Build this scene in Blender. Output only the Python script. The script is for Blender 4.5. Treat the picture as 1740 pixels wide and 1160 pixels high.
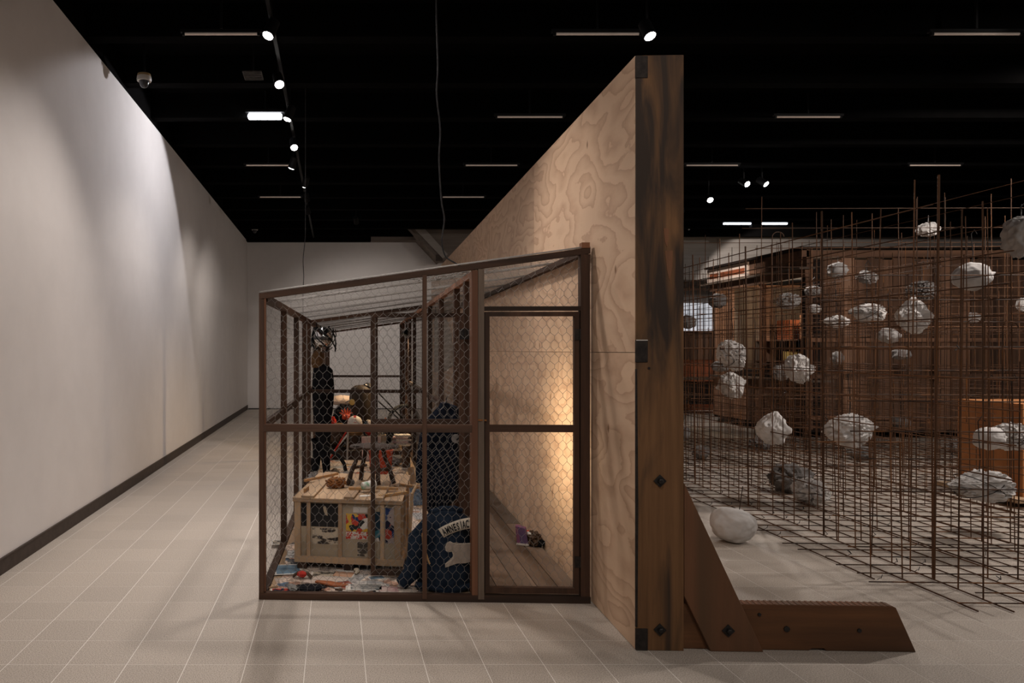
import bpy, bmesh, math, random
from mathutils import Vector, Matrix, Euler, noise
R = math.radians
random.seed(7)
for o in list(bpy.data.objects): bpy.data.objects.remove(o)
SC = bpy.context.scene
COL = SC.collection

# ------------------------------------------------------------------ camera
F, CX, CY, H = 1223.0, 570.0, 595.0, 1.6        # focal length and vanishing point in px of the 1740x1160 frame
cam = bpy.data.cameras.new('camera'); camo = bpy.data.objects.new('camera', cam); COL.objects.link(camo)
camo.location = (0, 0, H); camo.rotation_euler = (R(90), 0, 0)
cam.sensor_width = 36; cam.lens = 36 * F / 1740
cam.shift_x = (870 - CX) / 1740; cam.shift_y = (CY - 580) / 1740
cam.clip_end = 100; SC.camera = camo

# ------------------------------------------------------------------ world, exposure
w = bpy.data.worlds.new('world'); SC.world = w; w.use_nodes = True
w.node_tree.nodes['Background'].inputs[0].default_value = (1.0, 0.93, 0.87, 1)
w.node_tree.nodes['Background'].inputs[1].default_value = 0.11
SC.view_settings.view_transform = 'Standard'; SC.view_settings.look = 'None'
SC.view_settings.gamma = 1; SC.view_settings.use_curve_mapping = False
SC.view_settings.exposure = -0.2

# track lamps: px, py, height of lens, aim point, watts (0 = only glows), cone degrees, blend
WARM = (1.0, .88, .78); NEUT = (1.0, .90, .83)
LAMPS = [
 (455, 61, 4.42, (-2.1, 5.0, .3), 170, 95, .8, NEUT, 'first spotlight on the long track beside the white wall', 1),
 (475, 144, 4.42, (.4, 4.9, .4), 110, 70, .7, NEUT, 'brightest spotlight on the long track, aimed at the mesh cage', 1),
 (488, 203, 4.42, (-2.1, 8.2, .2), 95, 95, .8, NEUT, 'spotlight on the long track next to the lit tube', 1),
 (500, 251, 4.42, (.2, 6.8, 0), 210, 80, .8, NEUT, 'spotlight on the long track just past the lit tube', 1),
 (495, 286, 4.42, (-2.1, 12.3, .3), 110, 95, .8, NEUT, 'tilted oval spotlight on the long track', 1),
 (517, 317, 4.42, (-1.9, 14.5, .3), 110, 95, .8, NEUT, 'far spotlight on the long track above the hanging thin wire', 1),
 (522, 341, 4.42, (.2, 17.5, .2), 70, 95, .8, NEUT, 'far tilted spotlight on the long track, second to last', 1),
 (524, 362, 4.42, (.6, 19.4, 1.0), 180, 75, .8, NEUT, 'last spotlight on the long track near the back wall', 1),
 (606, 379, 4.42, (1.2, 19.5, 1.6), 60, 80, .8, NEUT, 'tiny lone spotlight near the concrete bulkhead', 1),
 (1105, 62, 4.42, (3.6, 4.4, 0), 60, 80, .8, NEUT, 'oval spotlight above the plywood wall at the end of a pale tube', 0),
 (1207, 340, 4.30, (6.2, 7.5, .6), 330, 90, .8, NEUT, 'bright starry spotlight above the rebar lattice', 0),
 (1270, 313, 4.42, (8.6, 7.0, .6), 260, 80, .8, NEUT, 'tilted oval spotlight above the timber shack', 0),
 (1302, 313, 4.42, (9.8, 8.5, .6), 160, 80, .8, NEUT, 'small sliver of a spotlight beside the oval one', 0),
 (1158, 360, 4.30, (9.2, 17.6, .8), 300, 90, .8, NEUT, 'small spotlight peeping past the tall timber post', 0),
]
# unseen spotlights, most added as fill and wash light: position, aim, watts, cone, label
LAMPS_OUT = [
 ((-.585, -.9, 4.42), (-1.7, 3.8, .6), 190, 80, 'unseen spotlight added to light the near white wall'),
 ((2.6, -1.4, 4.42), (2.3, 4.2, 1.2), 95, 75, 'unseen spotlight added as front fill for the tall timber post'),
 ((-.585, 2.6, 4.42), (-2.1, 4.4, .3), 110, 95, 'unseen wash spotlight added before the first one in view'),
 ((.30, 5.55, 4.42), (.75, 5.1, 0), 210, 100, 'spotlight hanging right above the mesh cage'),
 ((.6, 1.4, 4.42), (1.9, 6.0, 1.4), 150, 70, 'unseen fill spotlight added for the long side of the plywood wall'),
 ((6.2, .8, 4.42), (4.6, 6.5, .4), 150, 100, 'unseen fill spotlight added for the open corner of the rebar lattice'),
 ((10.8, 4.6, 4.42), (6.2, 8.2, .8), 420, 100, 'spotlight at the far side of the rebar lattice'),
 ((7.4, 6.3, 4.42), (5.2, 6.6, .6), 560, 110, 'spotlight high over the middle of the rebar lattice'),
 ((8.6, 5.6, 4.42), (10.4, 13.2, 1.7), 620, 100, 'unseen spotlight added to brighten the timber shack'),
]

# ------------------------------------------------------------------ helpers
def tag(o, label=None, cat=None, group=None, kind=None):
    if label: o['label'] = label
    if cat: o['category'] = cat
    if group: o['group'] = group
    if kind: o['kind'] = kind
    return o
def thing(name, label, cat, loc=(0,0,0), rz=0.0, group=None, kind=None):
    o = bpy.data.objects.new(name, None); COL.objects.link(o)
    o.empty_display_size = .1
    o.location = loc; o.rotation_euler = (0, 0, rz)
    return tag(o, label, cat, group, kind)
def link(name, me, parent=None, loc=None, rot=None, scale=None):
    o = bpy.data.objects.new(name, me); COL.objects.link(o)
    if parent is not None: o.parent = parent
    if loc is not None: o.location = loc
    if rot is not None: o.rotation_euler = rot
    if scale is not None: o.scale = scale
    return o
class MB:
    def __init__(s): s.v = []; s.f = []; s.sm = False
    def add(s, vs, fs):
        n = len(s.v); s.v += [tuple(v) for v in vs]; s.f += [tuple(i + n for i in f) for f in fs]; return s
    def box(s, x0, x1, y0, y1, z0, z1):
        return s.add([(x0,y0,z0),(x1,y0,z0),(x1,y1,z0),(x0,y1,z0),(x0,y0,z1),(x1,y0,z1),(x1,y1,z1),(x0,y1,z1)],
                     [(3,2,1,0),(4,5,6,7),(0,1,5,4),(1,2,6,5),(2,3,7,6),(3,0,4,7)])
    def bar(s, p, q, w, d, up=(0,0,1)):
        p = Vector(p); q = Vector(q); t = (q-p).normalized(); u = Vector(up)
        if abs(t.dot(u)) > .98: u = Vector((0,1,0))
        a = t.cross(u).normalized(); b = a.cross(t).normalized()
        vs = []
        for c in (p, q):
            for i, j in ((-1,-1),(1,-1),(1,1),(-1,1)): vs.append(c + a*(i*w/2) + b*(j*d/2))
        return s.add(vs, [(3,2,1,0),(4,5,6,7),(0,1,5,4),(1,2,6,5),(2,3,7,6),(3,0,4,7)])
    def tube(s, pts, r, n=6, cap=True, closed=False):
        pts = [Vector(p) for p in pts]; m = len(pts)
        rs = r if isinstance(r, (list, tuple)) else [r]*m
        vs = []; pa = None
        for i, p in enumerate(pts):
            if closed: t = (pts[(i+1) % m] - pts[i-1]).normalized()
            else: t = (pts[min(i+1, m-1)] - pts[max(i-1, 0)]).normalized()
            if pa is None:
                u = Vector((0,0,1)) if abs(t.z) < .9 else Vector((0,1,0))
                pa = t.cross(u).normalized()
            else:
                pa = (pa - t*pa.dot(t)).normalized()
            pb = t.cross(pa)
            for k in range(n):
                an = 2*math.pi*k/n
                vs.append(p + (pa*math.cos(an) + pb*math.sin(an))*rs[i])
        fs = []
        for i in range(m if closed else m-1):
            j = (i+1) % m
            for k in range(n):
                l = (k+1) % n
                fs.append((i*n+k, i*n+l, j*n+l, j*n+k))
        if cap and not closed:
            fs.append(tuple(range(n))[::-1]); fs.append(tuple(range((m-1)*n, m*n)))
        s.sm = True
        return s.add(vs, fs)
    def lathe(s, prof, n=20, c=(0,0,0), axis=None):
        M = Matrix.Identity(3)
        if axis is not None: M = Vector((0,0,1)).rotation_difference(Vector(axis)).to_matrix()
        c = Vector(c); vs = []
        for r, z in prof:
            for k in range(n):
                an = 2*math.pi*k/n
                vs.append(c + M @ Vector((r*math.cos(an), r*math.sin(an), z)))
        fs = []
        for i in range(len(prof)-1):
            for k in range(n):
                l = (k+1) % n
                fs.append((i*n+k, i*n+l, (i+1)*n+l, (i+1)*n+k))
        fs.append(tuple(range(n))[::-1]); fs.append(tuple(range((len(prof)-1)*n, len(prof)*n)))
        s.sm = True
        return s.add(vs, fs)
    def prism(s, poly, d0, d1, plane='xz'):
        n = len(poly)
        def P3(p, d): return (p[0], d, p[1]) if plane == 'xz' else ((d, p[0], p[1]) if plane == 'yz' else (p[0], p[1], d))
        vs = [P3(p, d0) for p in poly] + [P3(p, d1) for p in poly]
        fs = [tuple(range(n)), tuple(range(2*n-1, n-1, -1))]
        for i in range(n): fs.append((i, i+n, (i+1) % n + n, (i+1) % n))
        return s.add(vs, fs)
    def blob(s, c, rad, sub=3, amp=0.0, fr=3.0, seed=0.0, fn=None):
        bm = bmesh.new(); bmesh.ops.create_icosphere(bm, subdivisions=sub, radius=1)
        c = Vector(c); vs = []
        for v in bm.verts:
            p = v.co.copy(); k = 1.0
            if amp: k += amp*noise.fractal(p*fr + Vector((seed, seed*1.7, -seed)), 1.0, 2.0, 3)
            if fn: p = fn(p.copy())
            vs.append(c + Vector((p.x*rad[0], p.y*rad[1], p.z*rad[2]))*k)
        fs = [tuple(v.index for v in f.verts) for f in bm.faces]; bm.free()
        s.sm = True
        return s.add(vs, fs)
    def mesh(s, name, mat, smooth=None):
        me = bpy.data.meshes.new(name); me.from_pydata(s.v, [], s.f)
        bm = bmesh.new(); bm.from_mesh(me); bmesh.ops.recalc_face_normals(bm, faces=bm.faces); bm.to_mesh(me); bm.free()
        if mat: me.materials.append(mat)
        sm = s.sm if smooth is None else smooth
        if sm:
            for p in me.polygons: p.use_smooth = True
            try: me.set_sharp_from_angle(angle=R(40))
            except Exception: pass
        me.update(); return me
    def build(s, name, mat, parent=None, loc=None, rot=None, smooth=None, bevel=0, label=None, kind=None):
        o = link(name, s.mesh(name, mat, smooth), parent, loc, rot)
        if bevel:
            m = o.modifiers.new('bevel', 'BEVEL'); m.width = bevel; m.segments = 2; m.limit_method = 'ANGLE'
        if label: o['label'] = label
        if kind: o['kind'] = kind
        return o
def P(px, py, Y): return Vector(((px-CX)/F*Y, Y, H-(py-CY)/F*Y))
def Pf(px, py, z=0.0):
    Y = (H-z)*F/(py-CY); return Vector(((px-CX)/F*Y, Y, z))
# frame shared by the mesh cage, the plywood wall and the rebar lattice (turned a little from the room)
TH = -math.atan(.037); O0 = Vector((-.4917, 4.626, 0)); MW = Matrix.Translation(O0) @ Matrix.Rotation(TH, 4, 'Z')
def W(a, b, z=0.0): return MW @ Vector((a, b, z))
def loc_of(p): return MW.inverted() @ Vector(p)

# ------------------------------------------------------------------ materials
def mat(name, col=(.5,.5,.5), rough=.7, spec=.3, metal=0.0):
    m = bpy.data.materials.new(name); m.use_nodes = True
    b = m.node_tree.nodes['Principled BSDF']
    b.inputs['Base Color'].default_value = (*col, 1); b.inputs['Roughness'].default_value = rough
    b.inputs['Specular IOR Level'].default_value = spec; b.inputs['Metallic'].default_value = metal
    return m, m.node_tree, b
def nd(nt, t, **kw):
    n = nt.nodes.new(t)
    for k, v in kw.items():
        if k in n.inputs: n.inputs[k].default_value = v
        else: setattr(n, k, v)
    return n
def ramp(nt, fac, stops, interp='LINEAR'):
    r = nt.nodes.new('ShaderNodeValToRGB'); r.color_ramp.interpolation = interp
    e = r.color_ramp.elements
    while len(e) < len(stops): e.new(.5)
    for i, (p, c) in enumerate(stops):
        e[i].position = p; e[i].color = (*c, 1)
    nt.links.new(fac, r.inputs[0]); return r
def coords(nt, scale=(1,1,1), rnd=True, kind='Object'):
    tc = nt.nodes.new('ShaderNodeTexCoord'); mp = nt.nodes.new('ShaderNodeMapping')
    mp.inputs['Scale'].default_value = scale
    out = tc.outputs[kind]
    if rnd:
        oi = nt.nodes.new('ShaderNodeObjectInfo')
        sc = nd(nt, 'ShaderNodeVectorMath', operation='SCALE'); sc.inputs[0].default_value = (13.1, 7.7, 9.3)
        nt.links.new(oi.outputs['Random'], sc.inputs['Scale'])
        ad = nd(nt, 'ShaderNodeVectorMath', operation='ADD')
        nt.links.new(out, ad.inputs[0]); nt.links.new(sc.outputs[0], ad.inputs[1]); out = ad.outputs[0]
    nt.links.new(out, mp.inputs[0]); return mp.outputs[0]
def bump(nt, b, h, st=.2, dist=.01):
    bp = nt.nodes.new('ShaderNodeBump'); bp.inputs['Strength'].default_value = st; bp.inputs['Distance'].default_value = dist
    nt.links.new(h, bp.inputs['Height']); nt.links.new(bp.outputs[0], b.inputs['Normal'])
def varied(nt, b, col, amt):
    """a little lighter or darker for each object"""
    oi = nt.nodes.new('ShaderNodeObjectInfo')
    mr = nd(nt, 'ShaderNodeMapRange'); mr.inputs['To Min'].default_value = 1-amt; mr.inputs['To Max'].default_value = 1+amt
    nt.links.new(oi.outputs['Random'], mr.inputs['Value'])
    hs = nt.nodes.new('ShaderNodeHueSaturation'); nt.links.new(col, hs.inputs['Color']); nt.links.new(mr.outputs[0], hs.inputs['Value'])
    nt.links.new(hs.outputs[0], b.inputs['Base Color'])
def noisy(name, c1, c2, scale=8, rough=.8, spec=.2, metal=0.0, bmp=.0, stretch=(1,1,1), detail=5, amt=0.0, lo=.3, hi=.7, rnd=True, dist=.004):
    m, nt, b = mat(name, c1, rough, spec, metal)
    n = nd(nt, 'ShaderNodeTexNoise', Scale=scale, Detail=detail, Roughness=.6)
    nt.links.new(coords(nt, stretch, rnd), n.inputs['Vector'])
    r = ramp(nt, n.outputs['Fac'], [(lo, c1), (hi, c2)])
    if amt: varied(nt, b, r.outputs[0], amt)
    else: nt.links.new(r.outputs[0], b.inputs['Base Color'])
    if bmp: bump(nt, b, n.outputs['Fac'], bmp, dist)
    return m
def wood(name, c1, c2, c3, axis='z', scale=14, rough=.75, amt=.15, bmp=.15):
    """long grain along one axis with darker stains"""
    m, nt, b = mat(name, c1, rough, .25)
    k = {'x': (.06,1,1), 'y': (1,.06,1), 'z': (1,1,.06)}[axis]
    v = coords(nt, k)
    n = nd(nt, 'ShaderNodeTexNoise', Scale=scale*2.2, Detail=6, Roughness=.65); nt.links.new(v, n.inputs['Vector'])
    n2 = nd(nt, 'ShaderNodeTexNoise', Scale=scale*.35, Detail=3); nt.links.new(v, n2.inputs['Vector'])
    r = ramp(nt, n.outputs['Fac'], [(.3, c1), (.7, c2)])
    r2 = ramp(nt, n2.outputs['Fac'], [(.42, (0,0,0)), (.62, (1,1,1))])
    mx = nd(nt, 'ShaderNodeMixRGB'); nt.links.new(r2.outputs[0], mx.inputs[0]); nt.links.new(r.outputs[0], mx.inputs[1]); mx.inputs[2].default_value = (*c3, 1)
    varied(nt, b, mx.outputs[0], amt)
    bump(nt, b, n.outputs['Fac'], bmp, .003)
    return m
M = {}
M['white_wall'] = noisy('white_wall', (.74,.705,.685), (.78,.745,.725), 3, .9, .1, rnd=False)
M['black'] = noisy('black_ceiling', (.0028,.0027,.0027), (.0042,.004,.004), 5, .95, .02, rnd=False)
M['skirting'] = noisy('skirting', (.045,.032,.025), (.07,.05,.04), 20, .6, .3, rnd=False)
M['skirting_black'] = mat('skirting_black', (.02,.017,.015), .7)[0]
def tile_mat():
    m, nt, b = mat('terrazzo_tile', (.5,.45,.4), .55, .25)
    g = nt.nodes.new('ShaderNodeNewGeometry')
    mp = nt.nodes.new('ShaderNodeVectorMath'); mp.operation = 'ADD'; mp.inputs[1].default_value = (.154, -3.667, 0); nt.links.new(g.outputs['Position'], mp.inputs[0])
    dv = nd(nt, 'ShaderNodeVectorMath', operation='DIVIDE'); dv.inputs[1].default_value = (.3036,.3036,1); nt.links.new(mp.outputs[0], dv.inputs[0])
    fl = nd(nt, 'ShaderNodeVectorMath', operation='FLOOR'); nt.links.new(dv.outputs[0], fl.inputs[0])
    wn = nd(nt, 'ShaderNodeTexWhiteNoise', noise_dimensions='2D'); nt.links.new(fl.outputs[0], wn.inputs['Vector'])
    n = nd(nt, 'ShaderNodeTexNoise', Scale=170, Detail=3, Roughness=.7); nt.links.new(g.outputs['Position'], n.inputs['Vector'])
    r = ramp(nt, n.outputs['Fac'], [(.32, (.20,.168,.14)), (.50, (.485,.425,.365)), (.66, (.66,.59,.52))])
    mr = nd(nt, 'ShaderNodeMapRange'); mr.inputs['To Min'].default_value = .95; mr.inputs['To Max'].default_value = 1.06; nt.links.new(wn.outputs['Value'], mr.inputs['Value'])
    hs = nt.nodes.new('ShaderNodeHueSaturation'); nt.links.new(r.outputs[0], hs.inputs['Color']); nt.links.new(mr.outputs[0], hs.inputs['Value'])
    nt.links.new(hs.outputs[0], b.inputs['Base Color']); return m
M['tile'] = tile_mat()
M['grout'] = noisy('grout', (.82,.78,.73), (.88,.84,.79), 30, .9, .1, rnd=False)
M['concrete'] = noisy('board_marked_concrete', (.15,.125,.105), (.23,.195,.17), 2.5, .9, .1, bmp=.2, stretch=(.25,1,5), rnd=False)
M['bulkhead'] = noisy('bulkhead_concrete', (.25,.225,.20), (.34,.31,.285), 2.5, .9, .1, bmp=.2, stretch=(.25,1,5), rnd=False)
M['concrete_light'] = noisy('concrete_light', (.34,.31,.28), (.42,.39,.36), 2, .9, .1, stretch=(.4,1,3), rnd=False)
def ply_mat():
    m, nt, b = mat('plywood', (.6,.45,.3), .65, .25)
    v = coords(nt, (1,.42,1.0))
    n0 = nd(nt, 'ShaderNodeTexNoise', Scale=2.1, Detail=2, Roughness=.5); nt.links.new(v, n0.inputs['Vector'])
    mu = nd(nt, 'ShaderNodeMath', operation='MULTIPLY'); mu.inputs[1].default_value = 13.0; nt.links.new(n0.outputs['Fac'], mu.inputs[0])
    n1 = nd(nt, 'ShaderNodeTexNoise', Scale=14, Detail=4); nt.links.new(v, n1.inputs['Vector'])
    ad = nd(nt, 'ShaderNodeMath', operation='ADD'); nt.links.new(mu.outputs[0], ad.inputs[0]); nt.links.new(n1.outputs['Fac'], ad.inputs[1])
    fr = nd(nt, 'ShaderNodeMath', operation='FRACT'); nt.links.new(ad.outputs[0], fr.inputs[0])
    r = ramp(nt, fr.outputs[0], [(0, (.66,.47,.335)), (.3, (.66,.475,.34)), (.72, (.59,.405,.285)), (.93, (.515,.34,.235)), (1, (.66,.47,.335))])
    vo = nd(nt, 'ShaderNodeTexVoronoi', Scale=2.6); vv = coords(nt, (1,1.5,.9)); nt.links.new(vv, vo.inputs['Vector'])
    k = ramp(nt, vo.outputs['Distance'], [(.0, (1,1,1)), (.035, (.75,.75,.75)), (.075, (0,0,0))])
    mx = nd(nt, 'ShaderNodeMixRGB'); nt.links.new(k.outputs[0], mx.inputs[0]); nt.links.new(r.outputs[0], mx.inputs[1]); mx.inputs[2].default_value = (.20,.10,.05,1)
    ns = nd(nt, 'ShaderNodeTexNoise', Scale=1.1, Detail=3); nt.links.new(v, ns.inputs['Vector'])
    rs = ramp(nt, ns.outputs['Fac'], [(.35, (.86,.84,.82)), (.65, (1.08,1.06,1.02))])
    ml = nd(nt, 'ShaderNodeMixRGB', blend_type='MULTIPLY'); ml.inputs[0].default_value = 1
    nt.links.new(mx.outputs[0], ml.inputs[1]); nt.links.new(rs.outputs[0], ml.inputs[2])
    varied(nt, b, ml.outputs[0], .07); return m
M['ply'] = ply_mat()
M['post'] = wood('old_beam', (.26,.115,.044), (.17,.072,.028), (.055,.034,.022), 'z', 9, .7, .05)
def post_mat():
    m, nt, b = mat('streaked_post', (.2,.1,.05), .7, .25)
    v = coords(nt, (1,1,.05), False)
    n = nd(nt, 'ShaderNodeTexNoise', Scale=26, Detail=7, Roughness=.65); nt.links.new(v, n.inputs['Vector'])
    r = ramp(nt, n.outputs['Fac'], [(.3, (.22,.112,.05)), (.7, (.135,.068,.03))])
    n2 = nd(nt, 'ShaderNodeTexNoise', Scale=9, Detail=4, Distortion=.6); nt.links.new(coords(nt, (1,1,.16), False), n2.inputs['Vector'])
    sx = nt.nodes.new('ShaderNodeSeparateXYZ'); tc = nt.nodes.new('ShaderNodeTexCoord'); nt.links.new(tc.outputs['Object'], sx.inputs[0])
    mr = nd(nt, 'ShaderNodeMapRange'); mr.inputs['From Min'].default_value = .6; mr.inputs['From Max'].default_value = 3.0; mr.inputs['To Min'].default_value = -.10; mr.inputs['To Max'].default_value = .16  # dark streaks cover more of the wood towards the top
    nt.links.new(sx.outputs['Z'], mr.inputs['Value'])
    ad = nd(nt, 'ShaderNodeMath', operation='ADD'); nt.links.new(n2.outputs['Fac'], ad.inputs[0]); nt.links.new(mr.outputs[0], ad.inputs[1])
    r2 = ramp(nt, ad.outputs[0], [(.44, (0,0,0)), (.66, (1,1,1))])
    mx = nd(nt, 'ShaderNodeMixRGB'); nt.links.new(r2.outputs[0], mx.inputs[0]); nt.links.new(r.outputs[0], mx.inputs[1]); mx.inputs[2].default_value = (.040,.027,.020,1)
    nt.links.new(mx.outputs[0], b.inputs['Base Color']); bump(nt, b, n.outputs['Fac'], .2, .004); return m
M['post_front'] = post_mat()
M['post_x'] = wood('old_beam_flat', (.19,.085,.036), (.115,.052,.025), (.065,.035,.02), 'x', 9, .7, .05)
M['brace'] = wood('brace_timber', (.26,.112,.055), (.17,.072,.036), (.12,.066,.036), 'z', 9, .7, .08)
M['end_grain'] = noisy('end_grain', (.016,.013,.012), (.04,.032,.027), 30, .8, bmp=.3)
M['iron'] = noisy('black_iron', (.02,.018,.018), (.05,.045,.042), 40, .5, .4, .6)
for ax in 'xyz':
    M['stud_'+ax] = wood('cage_stud_'+ax, (.102,.054,.033), (.060,.032,.021), (.035,.022,.016), ax, 16, .75, .3)
M['stud_red'] = wood('cage_stud_red', (.27,.125,.07), (.19,.085,.045), (.13,.06,.035), 'z', 16, .75, .1)
M['stud_grey'] = wood('cage_stud_grey', (.20,.15,.115), (.13,.095,.07), (.09,.07,.055), 'z', 16, .75, .1)
M['wire'] = mat('galvanised_wire', (.25,.235,.22), .6, .3, .2)[0]
M['board'] = wood('floorboard', (.24,.165,.115), (.165,.115,.082), (.125,.09,.066), 'y', 12, .75, .22)
M['pine'] = wood('pine', (.46,.32,.19), (.36,.24,.13), (.30,.20,.11), 'z', 14, .7, .15)
for ax in 'xyz': M['pine_'+ax] = wood('crate_pine_'+ax, (.48,.33,.205), (.37,.25,.15), (.29,.19,.115), ax, 14, .7, .15)
M['stick'] = wood('yellow_stick', (.55,.33,.14), (.42,.24,.10), (.36,.20,.09), 'x', 20, .7, .2)
M['crate_ply'] = noisy('crate_panel', (.42,.34,.24), (.30,.24,.17), 5, .8, .15, stretch=(.3,1,1))
M['black_board'] = noisy('black_board', (.012,.011,.011), (.03,.028,.027), 8, .8)
M['dark_wood'] = wood('dark_branch', (.06,.032,.02), (.035,.02,.013), (.025,.015,.01), 'z', 20, .7, .2)
def rebar_mat():
    m, nt, b = mat('rusty_rebar', (.1,.05,.03), .75, .3, .15)
    n = nd(nt, 'ShaderNodeTexNoise', Scale=5, Detail=5); nt.links.new(coords(nt, (1,1,1)), n.inputs['Vector'])
    r = ramp(nt, n.outputs['Fac'], [(.3, (.036,.025,.020)), (.50, (.085,.044,.025)), (.66, (.26,.105,.033))])
    varied(nt, b, r.outputs[0], .45); return m
M['rebar'] = rebar_mat()
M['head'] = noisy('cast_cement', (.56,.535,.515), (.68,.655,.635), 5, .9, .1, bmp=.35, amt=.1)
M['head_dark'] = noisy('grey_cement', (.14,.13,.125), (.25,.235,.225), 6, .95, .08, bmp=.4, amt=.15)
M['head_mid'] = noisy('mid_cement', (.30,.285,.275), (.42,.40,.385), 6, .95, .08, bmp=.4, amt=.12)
M['black_metal'] = mat('black_metal', (.006,.006,.0065), .6, .2)[0]
M['white_plastic'] = mat('white_plastic', (.55,.52,.48), .4)[0]
M['tan_plastic'] = mat('tan_plastic', (.38,.26,.12), .5)[0]
def emit(name, col, st):
    m = bpy.data.materials.new(name); m.use_nodes = True; nt = m.node_tree
    b = nt.nodes['Principled BSDF']; b.inputs['Base Color'].default_value = (*col, 1)
    b.inputs['Emission Color'].default_value = (*col, 1); b.inputs['Emission Strength'].default_value = st; return m
M['lens'] = emit('lamp_lens', (1,.97,.95), 30)
M['tube'] = emit('fluorescent_tube', (.93,.95,1), 14)
M['tube_unlit'] = emit('unlit_tube_glow', (.62,.50,.42), .13)  # unlit tubes; a weak glow stands in for reflected room light
M['tube_far'] = emit('far_tube', (.85,.9,1), 5)
M['bulb'] = emit('warm_bulb', (1,.72,.42), 25)
M['glassy'] = mat('smoked_dome', (.03,.03,.035), .1, .6)[0]
M['chrome'] = mat('chrome', (.75,.75,.76), .12, .5, 1.0)[0]
M['steel'] = noisy('scrap_steel', (.05,.05,.052), (.14,.135,.13), 15, .4, .4, .8)
M['black_cloth'] = noisy('black_cloth', (.008,.008,.010), (.018,.018,.021), 20, .95, .05, bmp=.4)
M['navy'] = noisy('navy_cloth', (.006,.008,.015), (.014,.018,.03), 20, .95, .05, bmp=.4)
M['denim'] = noisy('denim', (.008,.0125,.022), (.021,.032,.052), 26, .95, .06, bmp=.5)
M['cream_patch'] = noisy('cream_patch', (.50,.44,.35), (.58,.52,.43), 40, .95, .05, bmp=.3)
M['grey_patch'] = noisy('grey_fur_patch', (.27,.22,.18), (.36,.30,.25), 30, .95, .05, bmp=.4, stretch=(1,1,.3))
M['ink'] = mat('black_ink', (.008,.008,.008), .8)[0]
M['leather'] = noisy('brown_leather', (.05,.028,.016), (.085,.048,.026), 14, .6, .3, bmp=.3)
M['dark_hide'] = noisy('dark_hide', (.020,.014,.010), (.042,.028,.018), 14, .6, .3, bmp=.3)
M['orange_leather'] = noisy('orange_leather', (.34,.11,.04), (.25,.075,.025), 14, .6, .3, bmp=.2)
M['fur'] = noisy('brown_fur', (.10,.058,.03), (.19,.11,.055), 40, .95, .05, bmp=.6)
M['rust_fur'] = noisy('rust_fur', (.16,.07,.03), (.30,.13,.05), 50, .95, .05, bmp=.6)
M['red'] = noisy('red_plastic', (.52,.07,.03), (.62,.10,.045), 6, .5, .3)
M['scarlet'] = noisy('scarlet_cloth', (.40,.035,.03), (.55,.06,.04), 12, .9, .1, bmp=.3)
M['orange'] = noisy('orange_plastic', (.62,.16,.03), (.68,.22,.05), 6, .6, .3)
M['yellow'] = noisy('yellow_disc', (.55,.38,.10), (.62,.46,.16), 8, .6, .3)
M['white_paint'] = noisy('white_paint', (.62,.58,.53), (.70,.66,.61), 6, .5, .3)
M['grey_cloth'] = noisy('grey_tarp', (.21,.21,.20), (.30,.295,.28), 6, .9, .1, bmp=.3)
M['rubber'] = noisy('tyre_rubber', (.02,.02,.022), (.05,.05,.052), 30, .8, .2)
M['pink_board'] = noisy('pale_pink_board', (.66,.52,.43), (.74,.60,.51), 4, .8)
M['brick_red'] = noisy('red_brown_paint', (.24,.07,.03), (.30,.09,.04), 8, .8)
for ax in 'xz':
    M['shack_'+ax] = wood('shack_plank_'+ax, (.27,.142,.085), (.185,.098,.06), (.095,.054,.036), ax, 9, .8, .45)
M['shack_pale'] = wood('shack_pale_plank', (.48,.28,.18), (.40,.22,.14), (.32,.17,.1), 'z', 9, .8, .2)
M['shack_dark'] = noisy('shack_dark', (.012,.009,.008), (.03,.02,.015), 5, .9)
M['box_ply'] = wood('orange_ply', (.52,.22,.08), (.44,.18,.065), (.38,.15,.055), 'z', 6, .7, .08)
M['purple'] = noisy('purple_print', (.09,.07,.17), (.17,.09,.17), 20, .6)
M['magenta'] = noisy('magenta_print', (.26,.09,.15), (.16,.07,.18), 30, .6)
M['cup'] = noisy('cup_print', (.68,.66,.62), (.20,.42,.26), 14, .5, lo=.52, hi=.64)
M['skull'] = noisy('bone', (.60,.53,.43), (.50,.43,.33), 20, .7)
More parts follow.
